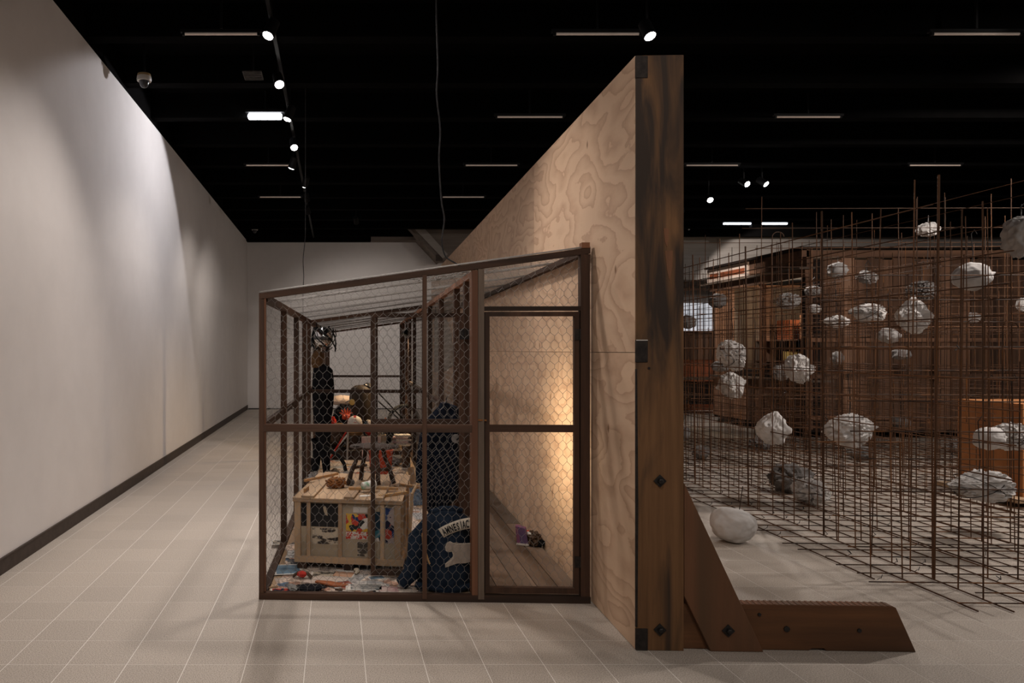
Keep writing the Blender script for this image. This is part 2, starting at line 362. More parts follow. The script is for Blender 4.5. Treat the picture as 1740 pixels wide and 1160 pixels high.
def paper_mat():
    """printed page: margin, columns of text lines, picture blocks; another layout for every sheet"""
    m, nt, b = mat('printed_page', (.7,.65,.6), .85, .1)
    oi = nt.nodes.new('ShaderNodeObjectInfo')
    v = coords(nt, (1,1,1))
    mp = nd(nt, 'ShaderNodeVectorMath', operation='MULTIPLY'); mp.inputs[1].default_value = (9, 6.5, 0); nt.links.new(v, mp.inputs[0])
    vo = nd(nt, 'ShaderNodeTexVoronoi', distance='CHEBYCHEV', Scale=1.0); vo.inputs['Randomness'].default_value = .75; nt.links.new(mp.outputs[0], vo.inputs['Vector'])
    sep = nt.nodes.new('ShaderNodeSeparateColor'); nt.links.new(vo.outputs['Color'], sep.inputs[0])
    blk = ramp(nt, sep.outputs[0], [(0, (.66,.60,.54)), (.38, (.70,.62,.55)), (.50, (.44,.27,.19)), (.58, (.12,.13,.15)), (.66, (.13,.20,.30)), (.74, (.50,.34,.27)), (.82, (.42,.12,.08)), (.86, (.33,.29,.26)), (.93, (.66,.59,.52))], 'CONSTANT')
    n = nd(nt, 'ShaderNodeTexNoise', Scale=38, Detail=4); nt.links.new(v, n.inputs['Vector'])
    nr = ramp(nt, n.outputs['Fac'], [(.42, (.45,.42,.42)), (.6, (1.15,1.12,1.08))])
    pic = nd(nt, 'ShaderNodeMixRGB', blend_type='MULTIPLY'); pic.inputs[0].default_value = .85; nt.links.new(blk.outputs[0], pic.inputs[1]); nt.links.new(nr.outputs[0], pic.inputs[2])
    wv = nd(nt, 'ShaderNodeTexWave', bands_direction='Y', Scale=26, Distortion=1.0); wv.inputs['Detail Scale'].default_value = 9; nt.links.new(v, wv.inputs['Vector'])
    tx = ramp(nt, wv.outputs['Fac'], [(.35, (.30,.27,.25)), (.6, (.68,.62,.56))])
    st = ramp(nt, sep.outputs[1], [(0, (0,0,0)), (.55, (1,1,1))], 'CONSTANT')
    mx = nd(nt, 'ShaderNodeMixRGB'); nt.links.new(st.outputs[0], mx.inputs[0]); nt.links.new(pic.outputs[0], mx.inputs[1]); nt.links.new(tx.outputs[0], mx.inputs[2])
    tint = ramp(nt, oi.outputs['Random'], [(0, (1,.95,.90)), (.3, (.78,.70,.64)), (.5, (1.02,.92,.86)), (.7, (.66,.74,.82)), (.85, (1,.86,.78))], 'CONSTANT')
    ml = nd(nt, 'ShaderNodeMixRGB', blend_type='MULTIPLY'); ml.inputs[0].default_value = .9; nt.links.new(mx.outputs[0], ml.inputs[1]); nt.links.new(tint.outputs[0], ml.inputs[2])
    nt.links.new(ml.outputs[0], b.inputs['Base Color']); return m
M['paper'] = paper_mat()
def print_mat(name, cols, sc=10, dist='EUCLIDEAN', rand=1.0):
    m, nt, b = mat(name, cols[0], .8, .1)
    v = coords(nt, (1,1,1), False)
    n = nd(nt, 'ShaderNodeTexNoise', Scale=sc*.6, Detail=2); nt.links.new(v, n.inputs['Vector'])
    ad = nd(nt, 'ShaderNodeMixRGB', blend_type='LINEAR_LIGHT'); ad.inputs[0].default_value = .05; nt.links.new(v, ad.inputs[1]); nt.links.new(n.outputs['Color'], ad.inputs[2])
    vo = nd(nt, 'ShaderNodeTexVoronoi', distance=dist, Scale=sc); vo.inputs['Randomness'].default_value = rand; nt.links.new(ad.outputs[0], vo.inputs['Vector'])
    sep = nt.nodes.new('ShaderNodeSeparateColor'); nt.links.new(vo.outputs['Color'], sep.inputs[0])
    k = len(cols)
    r = ramp(nt, sep.outputs[0], [(i/k, c) for i, c in enumerate(cols)], 'CONSTANT')
    nt.links.new(r.outputs[0], b.inputs['Base Color']); return m
M['cartoon'] = print_mat('bright_comic_print', [(.62,.58,.52), (.65,.42,.03), (.03,.03,.03), (.60,.36,.05), (.45,.06,.04), (.64,.60,.55), (.03,.05,.12)], 22)
M['red_print'] = print_mat('red_lettered_print', [(.52,.05,.03), (.62,.56,.50), (.50,.06,.04), (.62,.56,.50)], 60, 'CHEBYCHEV', .4)
M['teal_print'] = print_mat('teal_print', [(.05,.16,.20), (.02,.04,.06), (.55,.50,.45), (.03,.10,.14)], 16)
M['blue_print'] = print_mat('blue_red_print', [(.03,.05,.14), (.40,.06,.04), (.02,.02,.04), (.35,.28,.26)], 18)
M['wave_print'] = noisy('ink_wash_print', (.05,.04,.035), (.52,.44,.33), 9, .8, .1, stretch=(1,1,2.4), lo=.44, hi=.50, detail=4, rnd=False)
M['grey_print'] = noisy('grey_photo_print', (.07,.06,.05), (.46,.39,.30), 16, .8, .1, stretch=(1,1,3), lo=.45, hi=.55, detail=4, rnd=False)
M['sky_print'] = noisy('blue_picture', (.10,.16,.22), (.20,.29,.36), 5, .7, .1, stretch=(1,3,1))
M['rust_print'] = noisy('rust_picture', (.42,.20,.11), (.56,.38,.27), 9, .7, .1)
M['grey_photo'] = noisy('grey_photo', (.12,.13,.13), (.40,.37,.34), 14, .7, .1, stretch=(1,2,1), lo=.42, hi=.58)
M['blush_print'] = noisy('blush_picture', (.34,.20,.20), (.50,.40,.36), 12, .7, .1, lo=.4, hi=.6)
M['sign_print'] = noisy('pink_white_print', (.55,.30,.30), (.66,.60,.56), 8, .7, .1)

# ------------------------------------------------------------------ the room
XL, YB, ZT = -2.39, 19.55, 4.56
XR = 22.0
T = .3036; TX0, TY0 = -.154, 3.667
fl = MB().box(XL-.15, XR, -2.2, 24, -.12, -.0005).build('floor', M['grout']); tag(fl, kind='structure')
tile_me = MB().box(.0021, T-.0021, .0021, T-.0021, -.012, 0).mesh('floor_tile', M['tile'])
cells = []
i0 = math.floor((XL-TX0)/T)
for i in range(i0, int((XR-TX0)/T)):
    for j in range(-18, int((24-TY0)/T)):
        x = TX0+i*T; y = TY0+j*T
        cells.append((x, y))
def tile_rank(c):
    x, y = c[0]+T/2, c[1]+T/2
    if y < 3.2 or x < XL+.15: return 1e9
    px = CX+F*x/y; py = CY+F*H/y
    if px < -60 or px > 1800 or py > 1240: return 1e9
    return y
cells.sort(key=tile_rank)
for x, y in cells[:300]: link('floor_tile', tile_me, fl, (x, y, 0))
rest = MB()
for x, y in cells[300:]:
    if x + T > XR or y + T > 24: continue
    rest.box(max(x, XL-.1)+.0021, x+T-.0021, y+.0021, y+T-.0021, -.012, 0)
rest.build('floor_tiles_beyond', M['tile'], fl, kind='stuff')

tag(MB().box(XL-.14, XL, -2.2, YB+.2, 0, ZT).build('wall_left', M['white_wall']), kind='structure')
tag(MB().box(XL, 3.6, YB, YB+.15, 0, ZT-.03).build('wall_back', M['white_wall']), kind='structure')
bb = MB(); bb.box(XL, XL+.012, -2.2, YB, 0, .115); bb.box(XL, XL+.016, -2.2, YB, .105, .118)
tag(bb.build('baseboard_left', M['skirting']), kind='structure')
tag(MB().box(XL+.02, 3.6, YB-.012, YB, 0, .03).build('baseboard_back', M['skirting_black']), kind='structure')
cl = MB().box(XL-.6, XR, -2.2, 24, 4.95, 5.1).build('ceiling', M['black']); tag(cl, kind='structure')
for k in range(-6, 14):                                 # black downstand ribs under the ceiling slab
    y = 6.83+.12 + k*1.215
    if y > 19.2: break
    MB().box(XL-.5, XR, y, y+.16, 4.63, 4.96).build('ceiling_rib', M['black'], cl)
tag(MB().box(XL-.4, XL-.02, -2.2, YB, ZT, 4.96).build('trim_1', M['black']), kind='structure')
# concrete end of the gallery
tag(MB().box(.95, 3.6, YB-.35, YB+.1, ZT-.03, 4.96).build('trim_2', M['concrete']), kind='structure')
tag(MB().box(XL, .95, YB-.3, YB+.1, ZT-.03, 4.96).build('trim_3', M['black']), kind='structure')
st = MB()
st.prism([(1.86,4.86),(2.74,3.92),(2.80,3.98),(4.6,3.98),(4.6,4.95),(1.86,4.95)], YB-.75, YB-.05)
so = st.build('trim_4', M['concrete']); tag(so, kind='structure')
s2 = MB(); s2.prism([(1.98,4.86),(2.80,3.99),(2.93,4.10),(2.16,4.95)], YB-.80, YB-.74); s2.build('stringer', M['concrete_light'], so)
MB().box(2.62, 2.80, YB-.78, YB-.70, 3.93, 4.10).build('end_plate', M['skirting'], so, rot=None)
# concrete bulkhead and rear wall behind the rebar lattice
tag(MB().box(3.6, XR, 19.9, 20.3, 3.55, 4.96).build('wall_rear', M['bulkhead']), kind='structure')
tag(MB().box(3.4, XR, 23.0, 23.3, 0, 4.96).build('wall_far', M['concrete_light']), kind='structure')
tag(MB().box(3.5, 3.72, 19.6, 23.2, 0, 4.96).build('wall_return', M['white_wall']), kind='structure')
tag(MB().box(XR-.1, XR+.1, -2.2, 24, 0, 4.96).build('wall_right', M['concrete']), kind='structure')

# ------------------------------------------------------------------ ceiling fittings
def spotlight(px, py, z, aim, watt, cone, blend, col, label, on_track, at=None, soft=.04):
    Y = (z-H)*F/(CY-py); p = Vector(((px-CX)/F*Y, Y, z))
    if at: p = Vector(at); z = p.z
    d = (Vector(aim)-p).normalized()
    t = thing('track_spotlight', 'black '+label, 'spotlight', p, 0, 'gallery track spotlights')
    b = MB(); b.lathe([(.035,-.18),(.052,-.17),(.058,-.02),(.058,.0),(.050,.0),(.048,-.012)], 18, axis=d); b.build('body', M['black_metal'], t)
    l = MB(); l.lathe([(.001,-.012),(.048,-.012),(.046,.002),(.03,.010),(.001,.012)], 18, axis=d); l.build('lens', M['lens'], t)
    s = MB(); top = -d*.09; s.bar(top, (top.x, top.y, 4.96-z), .018, .018); s.build('stem', M['black_metal'], t)
    if watt:
        li = bpy.data.lights.new('spot_beam', 'SPOT'); li.energy = watt; li.color = col; li.spot_size = R(cone); li.spot_blend = blend; li.shadow_soft_size = soft
        lo = bpy.data.objects.new('spot_beam', li); COL.objects.link(lo); lo.parent = t
        lo.location = d*.04; lo.rotation_euler = d.to_track_quat('-Z', 'Y').to_euler()
    return t
for L in LAMPS: spotlight(*L)
for at_, aim_, w_, c_, lab_ in LAMPS_OUT: spotlight(0, 0, 4.4, aim_, w_, c_, .8, NEUT, lab_, 0, at_, .12)
tr = thing('light_track', 'long black lighting track carrying the row of spotlights', 'track', (-.585, 6.0, 4.6))
MB().box(-.018, .018, 0, 13.2, 0, .03).build('rail', M['black_metal'], tr)
for k in range(6): MB().box(-.008, .008, .4+k*2.43, .42+k*2.43, .03, .36).build('hanger', M['black_metal'], tr)
def slot_tube(x0, x1, Y, m, label, z=4.6):
    t = thing('ceiling_tube', label, 'ceiling light', ((x0+x1)/2, Y, z), 0, 'slim tubes between the ceiling ribs')
    h = (x1-x0)/2
    MB().lathe([(.007,-h),(.012,-h+.008),(.012,h-.008),(.007,h)], 10, axis=(1,0,0)).build('tube', m, t)
    MB().box(-h-.03, h+.03, -.02, .02, .014, .04).build('housing', M['black_metal'], t)
    for s in (-1, 1): MB().box(s*h-.012, s*h+.012, -.014, .014, -.014, .02).build('socket', M['black_metal'], t)
    MB().box(-.01, .01, -.01, .01, .05, .37).build('hanger', M['black_metal'], t)
for Y, xs in ((6.83, ((-1.44,-.73),(2.08,2.89),(5.66,6.5))), (9.26, ((2.07,2.93),(5.66,6.5))), (11.68, ((-1.46,-.72),(2.1,2.96),(5.68,6.54),(9.3,10.15))), (14.1, ((-1.49,-.67),(2.09,2.92)))):
    for x0, x1 in xs: 
        slot_tube(x0, x1, Y, M['tube_unlit'], 'slim unlit tube %s, %s' % (
            'beside the long track' if x0 < 0 else 'over the plywood wall' if x0 < 3 else 'over the rebar lattice' if x0 < 7 else 'over the timber shack',
            {6.83: 'in the row of the oval spotlight', 9.26: 'in the row of the lit tube', 11.68: 'one row behind the lit tube', 14.1: 'two rows behind the lit tube'}[Y]))
ft = thing('lit_tube', 'glowing white fluorescent tube between the black ceiling ribs', 'ceiling light', (-.91, 9.3, 4.62))
MB().lathe([(.02,-.22),(.042,-.205),(.042,.205),(.02,.22)], 14, axis=(1,0,0)).build('tube', M['tube'], ft)
MB().box(-.25, .25, -.05, .05, .045, .08).build('housing', M['black_metal'], ft)
MB().box(-.01, .01, -.01, .01, .08, .35).build('hanger', M['black_metal'], ft)
fl_l = bpy.data.lights.new('tube_beam', 'SPOT'); fl_l.energy = 150; fl_l.color = (.97,.95,1); fl_l.spot_size = R(110); fl_l.spot_blend = .12; fl_l.shadow_soft_size = .05
flo = bpy.data.objects.new('tube_beam', fl_l); COL.objects.link(flo); flo.parent = ft; flo.location = (.25, 0, -.10)
flo.rotation_euler = Vector((-.706,-.197,-.68)).to_track_quat('-Z','Y').to_euler()
t = thing('far_tube_light', 'long bright tube lamp against the concrete bulkhead', 'ceiling light', (10.15, 17.4, 4.66))
for s in (-1, 1): MB().box(s*.42-.34, s*.42+.34, -.03, .03, -.02, .02).build('tube', M['tube_far'], t)
MB().box(-.12, .12, -.06, .06, -.12, .05).build('holder', M['black_metal'], t)
MB().box(-.8, .8, -.05, .05, .03, .26).build('housing', M['black_metal'], t)
fl2 = bpy.data.lights.new('wash_beam', 'SPOT'); fl2.energy = 230; fl2.color = NEUT; fl2.spot_size = R(104); fl2.spot_blend = .18; fl2.shadow_soft_size = .05
f2o = bpy.data.objects.new('wash_beam', fl2); COL.objects.link(f2o); f2o.parent = t; f2o.location = (.1, .1, -.16)
f2o.rotation_euler = Vector((.62,.55,-.62)).to_track_quat('-Z','Y').to_euler()
t = thing('unlit_spotlight', 'small unlit tilted spotlight in front of the grey concrete bulkhead', 'spotlight', P(1172, 388, 18))
MB().lathe([(.05,-.2),(.06,-.19),(.06,.0)], 16, axis=(.5,-.5,-.6)).build('body', M['black_metal'], t)
MB().lathe([(.001,.0),(.05,.0),(.05,.008),(.001,.008)], 16, axis=(.5,-.5,-.6)).build('lens', M['white_plastic'], t)
MB().box(-.1, -.08, .05, .07, .08, .38).build('stem', M['black_metal'], t)
def dome(px, py, z, s, label):
    Y = (z-H)*F/(CY-py); t = thing('security_camera', label, 'camera', ((px-CX)/F*Y, Y, z))
    MB().lathe([(.075*s,-.0),(.08*s,.015*s),(.075*s,.05*s),(.05*s,.07*s)], 24).build('housing', M['white_plastic'], t)
    MB().lathe([(.076*s,.05*s),(.07*s,.075*s),(.03*s,.09*s)], 24).build('mount', M['tan_plastic'], t)
    MB().lathe([(.008*s,-.075*s),(.03*s,-.065*s),(.048*s,-.04*s),(.055*s,-.0)], 20).build('dome', M['glassy'], t)
    MB().box(-.01, .01, -.01, .01, .085*s, 4.96-z).build('stem', M['black_metal'], t)
dome(245, 138, 4.52, 1.0, 'white dome security camera with tan mount near the white wall')
dome(433, 391, 4.62, 1.0, 'small far dome security camera in the corner by the back wall')
# ventilation grille
t = thing('ceiling_vent', 'small grey ceiling vent plate beside the bright spotlight', 'vent', P(430, 129, 7.6))
MB().box(-.1, .1, -.12, .12, 0, .012).build('frame', M['steel'], t)
for k in range(5): MB().box(-.09, .09, -.10+k*.045, -.085+k*.045, -.006, 0).build('slat', M['steel'], t)
MB().box(-.01, .01, -.01, .01, .012, .45).build('hanger', M['black_metal'], t)

# ------------------------------------------------------------------ plywood wall
PA, PB, PZ = 2.122, -.697, 3.175
pw = thing('plywood_wall', 'tall freestanding plywood wall on old bolted timber props', 'partition', W(PA, PB), TH)
SWD, SHT, NS = 2.27, 1.588, 5
for k in range(NS):
    for r in range(2):
        g = .0016
        MB().box(0, .018, k*SWD+g, (k+1)*SWD-g, r*SHT+g + (.002 if r == 0 else 0), (r+1)*SHT-g).build('plywood_sheet', M['ply'], pw)
for k in range(NS+1):
    y0 = max(0, k*SWD-.05) if k else 0.0
    if k == 0: 
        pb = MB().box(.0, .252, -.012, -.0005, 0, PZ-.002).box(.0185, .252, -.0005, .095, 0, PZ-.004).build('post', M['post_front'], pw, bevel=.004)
    else:
        MB().box(.08, .252, y0, y0+.095, 0, PZ-.004).build('post', M['post'], pw)
for z0, z1 in ((0, .118), (1.535, 1.655), (PZ-.125, PZ-.006)):
    MB().box(-.0015, .062, -.0165, -.001, z0+.001, z1).build('rail_end', M['end_grain'], pw, bevel=.003)
    MB().box(.019, .079, .10, NS*SWD, z0+.001, z1).build('rail', M['post_x'], pw)
MB().box(.0, .06, -.0185, -.0165, 1.652, 1.6565).build('metal_strip', M['white_paint'], pw)
# foot beam, brace
fx = lambda px, Y: (px-CX)/F*Y
fb = MB(); fb.prism([(.254,.001),(.92,.001),(.935,.012),(1.0,.012),(1.01,.001),(1.475,.001),(1.372,.234),(1.355,.243),(.254,.243)], .018, .082)
fb.build('foot_beam', M['post_x'], pw, bevel=.003)
sm = MB()
random.seed(3)
for k in range(26):                                      # saw notches along the top edge of the beam
    x = .55 + k*.031
    sm.prism([(x,.0),(x+.013,.0),(x+.022,.062),(x+.009,.062)], .2432, .2452, 'xy')
    for i in range(len(sm.v)-8, len(sm.v)): sm.v[i] = (sm.v[i][0], sm.v[i][1]+.019, sm.v[i][2])
sm.build('saw_marks', M['brace'], pw, kind='stuff')
br = MB(); br.prism([(.392,.001),(.668,.001),(.254,.895),(.254,.292)], -.012, .052)
br.build('brace', M['brace'], pw, bevel=.004)
for k in (1, 2):
    bx = MB(); q = .95 if k == 1 else .8
    bx.prism([(.62,.001),(q+.06,.001),(q,.012),(.30,1.0),(.254,1.0),(.254,.75)], k*SWD-.05, k*SWD+.0)
    bx.build('brace', M['brace'], pw)
def bolt(x, z, y=-.012):
    o = MB(); o.prism([(x-.034,z),(x,z-.034),(x+.034,z),(x,z+.034)], y-.008, y).build('washer', M['iron'], pw, bevel=.002)
    n = MB(); n.lathe([(.014,0),(.014,.014),(.009,.018)], 6, c=(x, y-.008, z), axis=(0,-1,0)); n.build('nut', M['iron'], pw)
bolt(.125, .905); bolt(.125, .113); bolt(.482, .113, -.012)
for x, z, r in ((.803,.115,.016),(1.18,.112,.011),(.66,.19,.009)):
    MB().lathe([(r,0),(r,.006),(r*.6,.007)], 8, c=(x, .018, z), axis=(0,-1,0)).build('plug', M['iron'], pw)
MB().prism([(-.0015,.125),(.008,.125),(.012,.8),(.006,1.5),(-.0015,1.5)], -.0145, -.004).build('dark_edge', M['end_grain'], pw)
for (x, z, h, w_) in ((.172,2.05,.16,.02),(.158,2.20,.10,.013)):
    c = MB(); c.prism([(x-w_,z+h/2),(x+w_,z+h/2),(x+w_*.9,z-.01),(x+.004,z-h/2),(x-w_*.5,z-.02)], -.0145, -.004); c.build('torn_patch', M['brace'], pw)
MB().lathe([(.007,0),(.007,.004)], 8, c=(.068,-.012,1.505), axis=(0,-1,0)).build('knot', M['end_grain'], pw)

# ------------------------------------------------------------------ wire-mesh cage
CAW, CBL = 2.105, 9.05
def roof(a): return 1.967 + .135*a
cg = thing('mesh_cage', 'long timber-framed chicken wire cage leaning against the plywood wall', 'cage', O0, TH)
def tim(name, a0, a1, b0, b1, z0, z1, m='stud_z', par=None):
    return MB().box(a0, a1, b0, b1, z0, z1).build(name, M[m], par or cg)
def slope(name, a0, a1, b0, b1, th, m='stud_x', top=0.0):
    o = MB(); o.prism([(a0,roof(a0)-th+top),(a1,roof(a1)-th+top),(a1,roof(a1)+top),(a0,roof(a0)+top)], b0, b1); return o.build(name, M[m], cg)
# front frame
tim('corner_post', 0, .032, 0, .05, 0, roof(0)-.038)
slope('top_rail', 0, CAW, 0, .05, .038)
tim('bottom_rail', .0, CAW, -.004, .045, 0, .042, 'stud_x')
tim('middle_rail', .032, 1.36, 0, .03, 1.077, 1.126, 'stud_x')
tim('stud', 1.046, 1.074, -.012, .0, .02, roof(1.05)-.03)
tim('stud', 1.362, 1.398, .004, .10, .042, roof(1.36)-.04, 'stud_red')
tim('stud', 1.399, 1.437, -.008, .05, .02, roof(1.40)-.04, 'stud_grey')
tim('door_head', 1.438, 2.045, 0, .04, 1.852, 1.879, 'stud_x')
tim('jamb', 2.045, 2.102, 0, .06, .042, roof(2.045)-.036)
tim('jamb_block', 2.05, 2.10, -.005, .05, roof(2.07)-.0, roof(2.07)+.035, 'stud_red')
tim('ledge', .033, .044, .004, .028, .05, 1.95, 'stud_red')
# left side
tim('bottom_rail', .0, .05, .05, CBL, 0, .045, 'stud_y')
tim('middle_rail', .0, .03, .05, CBL, 1.077, 1.126, 'stud_y')
tim('top_rail', .0, .05, .05, CBL, roof(0)-.05, roof(0)-.004, 'stud_y')
for b in (1.22, 2.33, 3.3): tim('stud', .002, .046, b, b+.07, .045, roof(0)-.05)
for b in (4.0, 5.1, 6.1, 7.2, 8.2, CBL-.05): tim('stud', .002, .046, b, b+.05, .045, roof(0)-.05)
# partition between the den and the plank corridor
AP = 1.375
tim('sole_plate', AP, AP+.045, .10, CBL, .02, .06, 'stud_y')
tim('top_plate', AP, AP+.04, .10, CBL, roof(AP)-.075, roof(AP)-.035, 'stud_red')
tim('middle_rail', AP+.01, AP+.04, 1.4, CBL, 1.077, 1.126, 'stud_y')
for b in (.16, 1.0, 2.1, 3.2, 3.98, 5.5, 6.5, 7.3, 8.2, CBL-.05):
    tim('stud', AP, AP+.045, b, b+.06, .06, roof(AP)-.075)
tim('stud', AP-.005, AP+.04, .42, .48, .06, roof(AP)-.075)
# middle and rear cross frames
for b, m in ((4.0, 'x'), (CBL-.045, 'x')):
    o = MB(); o.prism([(0.05,roof(.05)-.05),(AP,roof(AP)-.05),(AP,roof(AP)-.012),(0.05,roof(.05)-.012)], b, b+.045); o.build('rafter', M['stud_x'], cg)
    tim('cross_rail', .05, AP, b, b+.04, 1.09, 1.13, 'stud_x')
o = MB(); o.prism([(AP,roof(AP)-.05),(CAW,roof(CAW)-.05),(CAW,roof(CAW)-.012),(AP,roof(AP)-.012)], CBL-.045, CBL); o.build('rafter', M['stud_x'], cg)
tim('stud', .82, .85, 4.0, 4.04, .045, roof(.82)-.05)
tim('stud', .82, .85, CBL-.04, CBL, .045, roof(.82)-.05, 'stud_red')
tim('stud', .93, .95, CBL-.04, CBL, .045, roof(.93)-.05, 'stud_red')
tim('cross_rail', .05, AP, CBL-.04, CBL, 0, .045, 'stud_x')
tim('top_rail', CAW-.04, CAW, .06, CBL, roof(CAW)-.045, roof(CAW)-.008, 'stud_y')
# floors
tim('floor_panel', .05, AP, .045, CBL-.04, .004, .020, 'pine_y')
random.seed(5)
nb = 5; bw = (CAW-.004-AP-.045)/nb
for k in range(nb):
    b = .05
    ends = [b, b + random.uniform(1.6, 3.2)]
    while ends[-1] < CBL-1.4: ends.append(ends[-1] + random.uniform(2.2, 3.0))
    ends[-1] = CBL-.05
    for e0, e1 in zip(ends, ends[1:]):
        dz = random.uniform(0, .003)
        tim('floorboard', AP+.046+k*bw+.003, AP+.046+(k+1)*bw-.003, e0+.002, e1-.002, .004, .026+dz, 'board')
# doors
def door(parent_a, b, rz, name, label):
    d = link(name, None, cg, (parent_a, b, 0), (0, 0, rz)); d['label'] = label
    return d
def door_parts(sgn, wd, z0, z1, midm, root_name, a, b, label):
    """a mesh of the four frame timbers is the door; its rails, wire and hinges hang under it"""
    x = lambda u: a + sgn*u
    def bx(u0, u1, y0, y1, q0, q1): 
        return (min(x(u0), x(u1)), max(x(u0), x(u1)), b+y0, b+y1, q0, q1)
    fr = MB()
    fr.box(*bx(0, .03, 0, .035, z0, z1)); fr.box(*bx(wd-.03, wd, 0, .035, z0, z1))
    fr.box(*bx(.03, wd-.03, 0, .035, z1-.028, z1)); fr.box(*bx(.03, wd-.03, 0, .035, z0, z0+.036))
    d = fr.build(root_name, M['stud_z'], cg, label=label)
    MB().box(*bx(.03, wd-.03, 0, .03, 1.08, 1.125)).build('middle_rail', M['stud_x'], d)
    for hz in (z1-.18, z0+.17):
        h = MB(); h.box(*bx(-.035, .03, -.005, 0, hz, hz+.07)); h.tube([(x(-.005), b-.006, hz), (x(-.005), b-.006, hz+.07)], .006, 8)
        h.build('hinge', M['iron'], d)
    return d
d1 = door_parts(-1, .594, .055, 1.845, 0, 'cage_door', 2.038, .012, 'closed chicken wire door in front of the plank corridor')
d2 = door_parts(-1, .64, .045, 1.856, 0, 'inner_door', 1.362, .375, 'open inner chicken wire door swung across the den')
MB().bar((1.40,-.011,1.158), (1.452,.008,1.155), .014, .010).build('latch', M['rust_fur'], d1)

# chicken wire -------------------------------------------------------------
def hexwire(mb, ux, uy, fn, w=.052, r=.0011, keep=None, jit=.12):
    """hexagonal netting over a ux by uy sheet; fn maps sheet coordinates to space"""
    ph = .046; l = .021
    nx = int(ux/w)+1; ny = int(uy/ph)+1
    nodes = {}
    def node(i, j, top):
        k = (i, j, top)
        if k not in nodes:
            u = (i + (.5 if j % 2 else 0))*w + random.uniform(-jit, jit)*w*.35
            v = j*ph + (l if top else 0) + random.uniform(-jit, jit)*ph*.25
            nodes[k] = (u, v)
        return nodes[k]
    V = mb.v; Fc = mb.f
    def seg(p, q):
        (u0, v0), (u1, v1) = p, q
        um, vm = (u0+u1)/2, (v0+v1)/2
        if not (0 <= um <= ux and 0 <= vm <= uy): return
        if keep and not keep(um, vm): return
        a = fn(u0, v0); b = fn(u1, v1)
        tx, ty, tz = b[0]-a[0], b[1]-a[1], b[2]-a[2]
        L = math.sqrt(tx*tx+ty*ty+tz*tz)
        if L < 1e-6: return
        tx /= L; ty /= L; tz /= L
        if abs(tz) < .9: ax, ay, az = ty, -tx, 0.0
        else: ax, ay, az = 0.0, tz, -ty
        n = math.sqrt(ax*ax+ay*ay+az*az); ax /= n; ay /= n; az /= n
        bx_, by_, bz_ = ty*az-tz*ay, tz*ax-tx*az, tx*ay-ty*ax
        s = len(V)
        for c in (a, b):
            for ca, sa in ((1.0, 0.0), (-.5, .866), (-.5, -.866)):
                V.append((c[0]+(ax*ca+bx_*sa)*r, c[1]+(ay*ca+by_*sa)*r, c[2]+(az*ca+bz_*sa)*r))
        Fc.append((s, s+1, s+4, s+3)); Fc.append((s+1, s+2, s+5, s+4)); Fc.append((s+2, s, s+3, s+5))
    for j in range(ny):
        for i in range(nx):
            seg(node(i, j, 0), node(i, j, 1))
            if j % 2: seg(node(i, j, 1), node(i, j+1, 0)); seg(node(i, j, 1), node(i+1, j+1, 0))
            else: seg(node(i, j, 1), node(i, j+1, 0)); seg(node(i, j, 1), node(i-1, j+1, 0))
def wire_obj(mb, name, parent, label=None):
    me = bpy.data.meshes.new(name); me.from_pydata(mb.v, [], mb.f); me.materials.append(M['wire'])
    for p in me.polygons: p.use_smooth = True
    o = link(name, me, parent); o['kind'] = 'stuff'
    if label: o['label'] = label
    return o
random.seed(11)
def sag(u, v, s=0.0): return .006*noise.noise(Vector((u*3+s, v*3, s)))
m = MB(); hexwire(m, 1.36, 2.2, lambda u, v: (.02+u, .052+sag(u, v, 1), v), keep=lambda u, v: v < roof(u)-.02); wire_obj(m, 'wire_mesh', cg)
m = MB(); hexwire(m, .62, .42, lambda u, v: (1.43+u, .042+sag(u, v, 2), 1.86+v), keep=lambda u, v: 1.86+v < roof(1.43+u)-.02); wire_obj(m, 'wire_mesh', cg)
m = MB(); hexwire(m, .58, 1.77, lambda u, v: (1.45+u, .049+sag(u, v, 3), .06+v)); wire_obj(m, 'wire_mesh', d1)
m = MB(); hexwire(m, .62, 1.79, lambda u, v: (.73+u, .413+sag(u, v, 4), .055+v)); wire_obj(m, 'wire_mesh', d2)
m = MB(); hexwire(m, CBL-.1, 1.92, lambda u, v: (-.003+sag(u, v, 5), .05+u, .02+v), r=.0010); wire_obj(m, 'wire_mesh', cg)
m = MB(); hexwire(m, CBL-.6, 1.98, lambda u, v: (AP+.048+sag(u, v, 6), .5+u, .06+v), r=.0010); wire_obj(m, 'wire_mesh', cg)
m = MB(); hexwire(m, CAW, 2.2, lambda u, v: (u, CBL+.003+sag(u, v, 7), v), keep=lambda u, v: v < roof(u)-.02); wire_obj(m, 'wire_mesh', cg)
nst = 10; sw = .98
for k in range(nst):                                    # overlapping rolls of netting over the roof
    b0 = max(0.0, k*.905-.03); bl = min(sw, CBL-b0)
    m = MB(); hexwire(m, CAW-.005, bl, lambda u, v: (u, b0+v, roof(u)+.003+.003*(k % 2)-.012*math.sin(math.pi*min(1, v/bl))*math.sin(math.pi*u/CAW)+sag(u, b0+v, 8)), r=.0010)
    for e in (0, bl):
        for q in range(3):
            pts = [(CAW*i/14, b0+e+.012*q*(1 if e == 0 else -1)+.008*noise.noise(Vector((i*1.3, k*5+q, e))), roof(CAW*i/14)+.004+.004*q) for i in range(15)]
            m.tube(pts, .0022, 4)
    wire_obj(m, 'wire_mesh', cg)
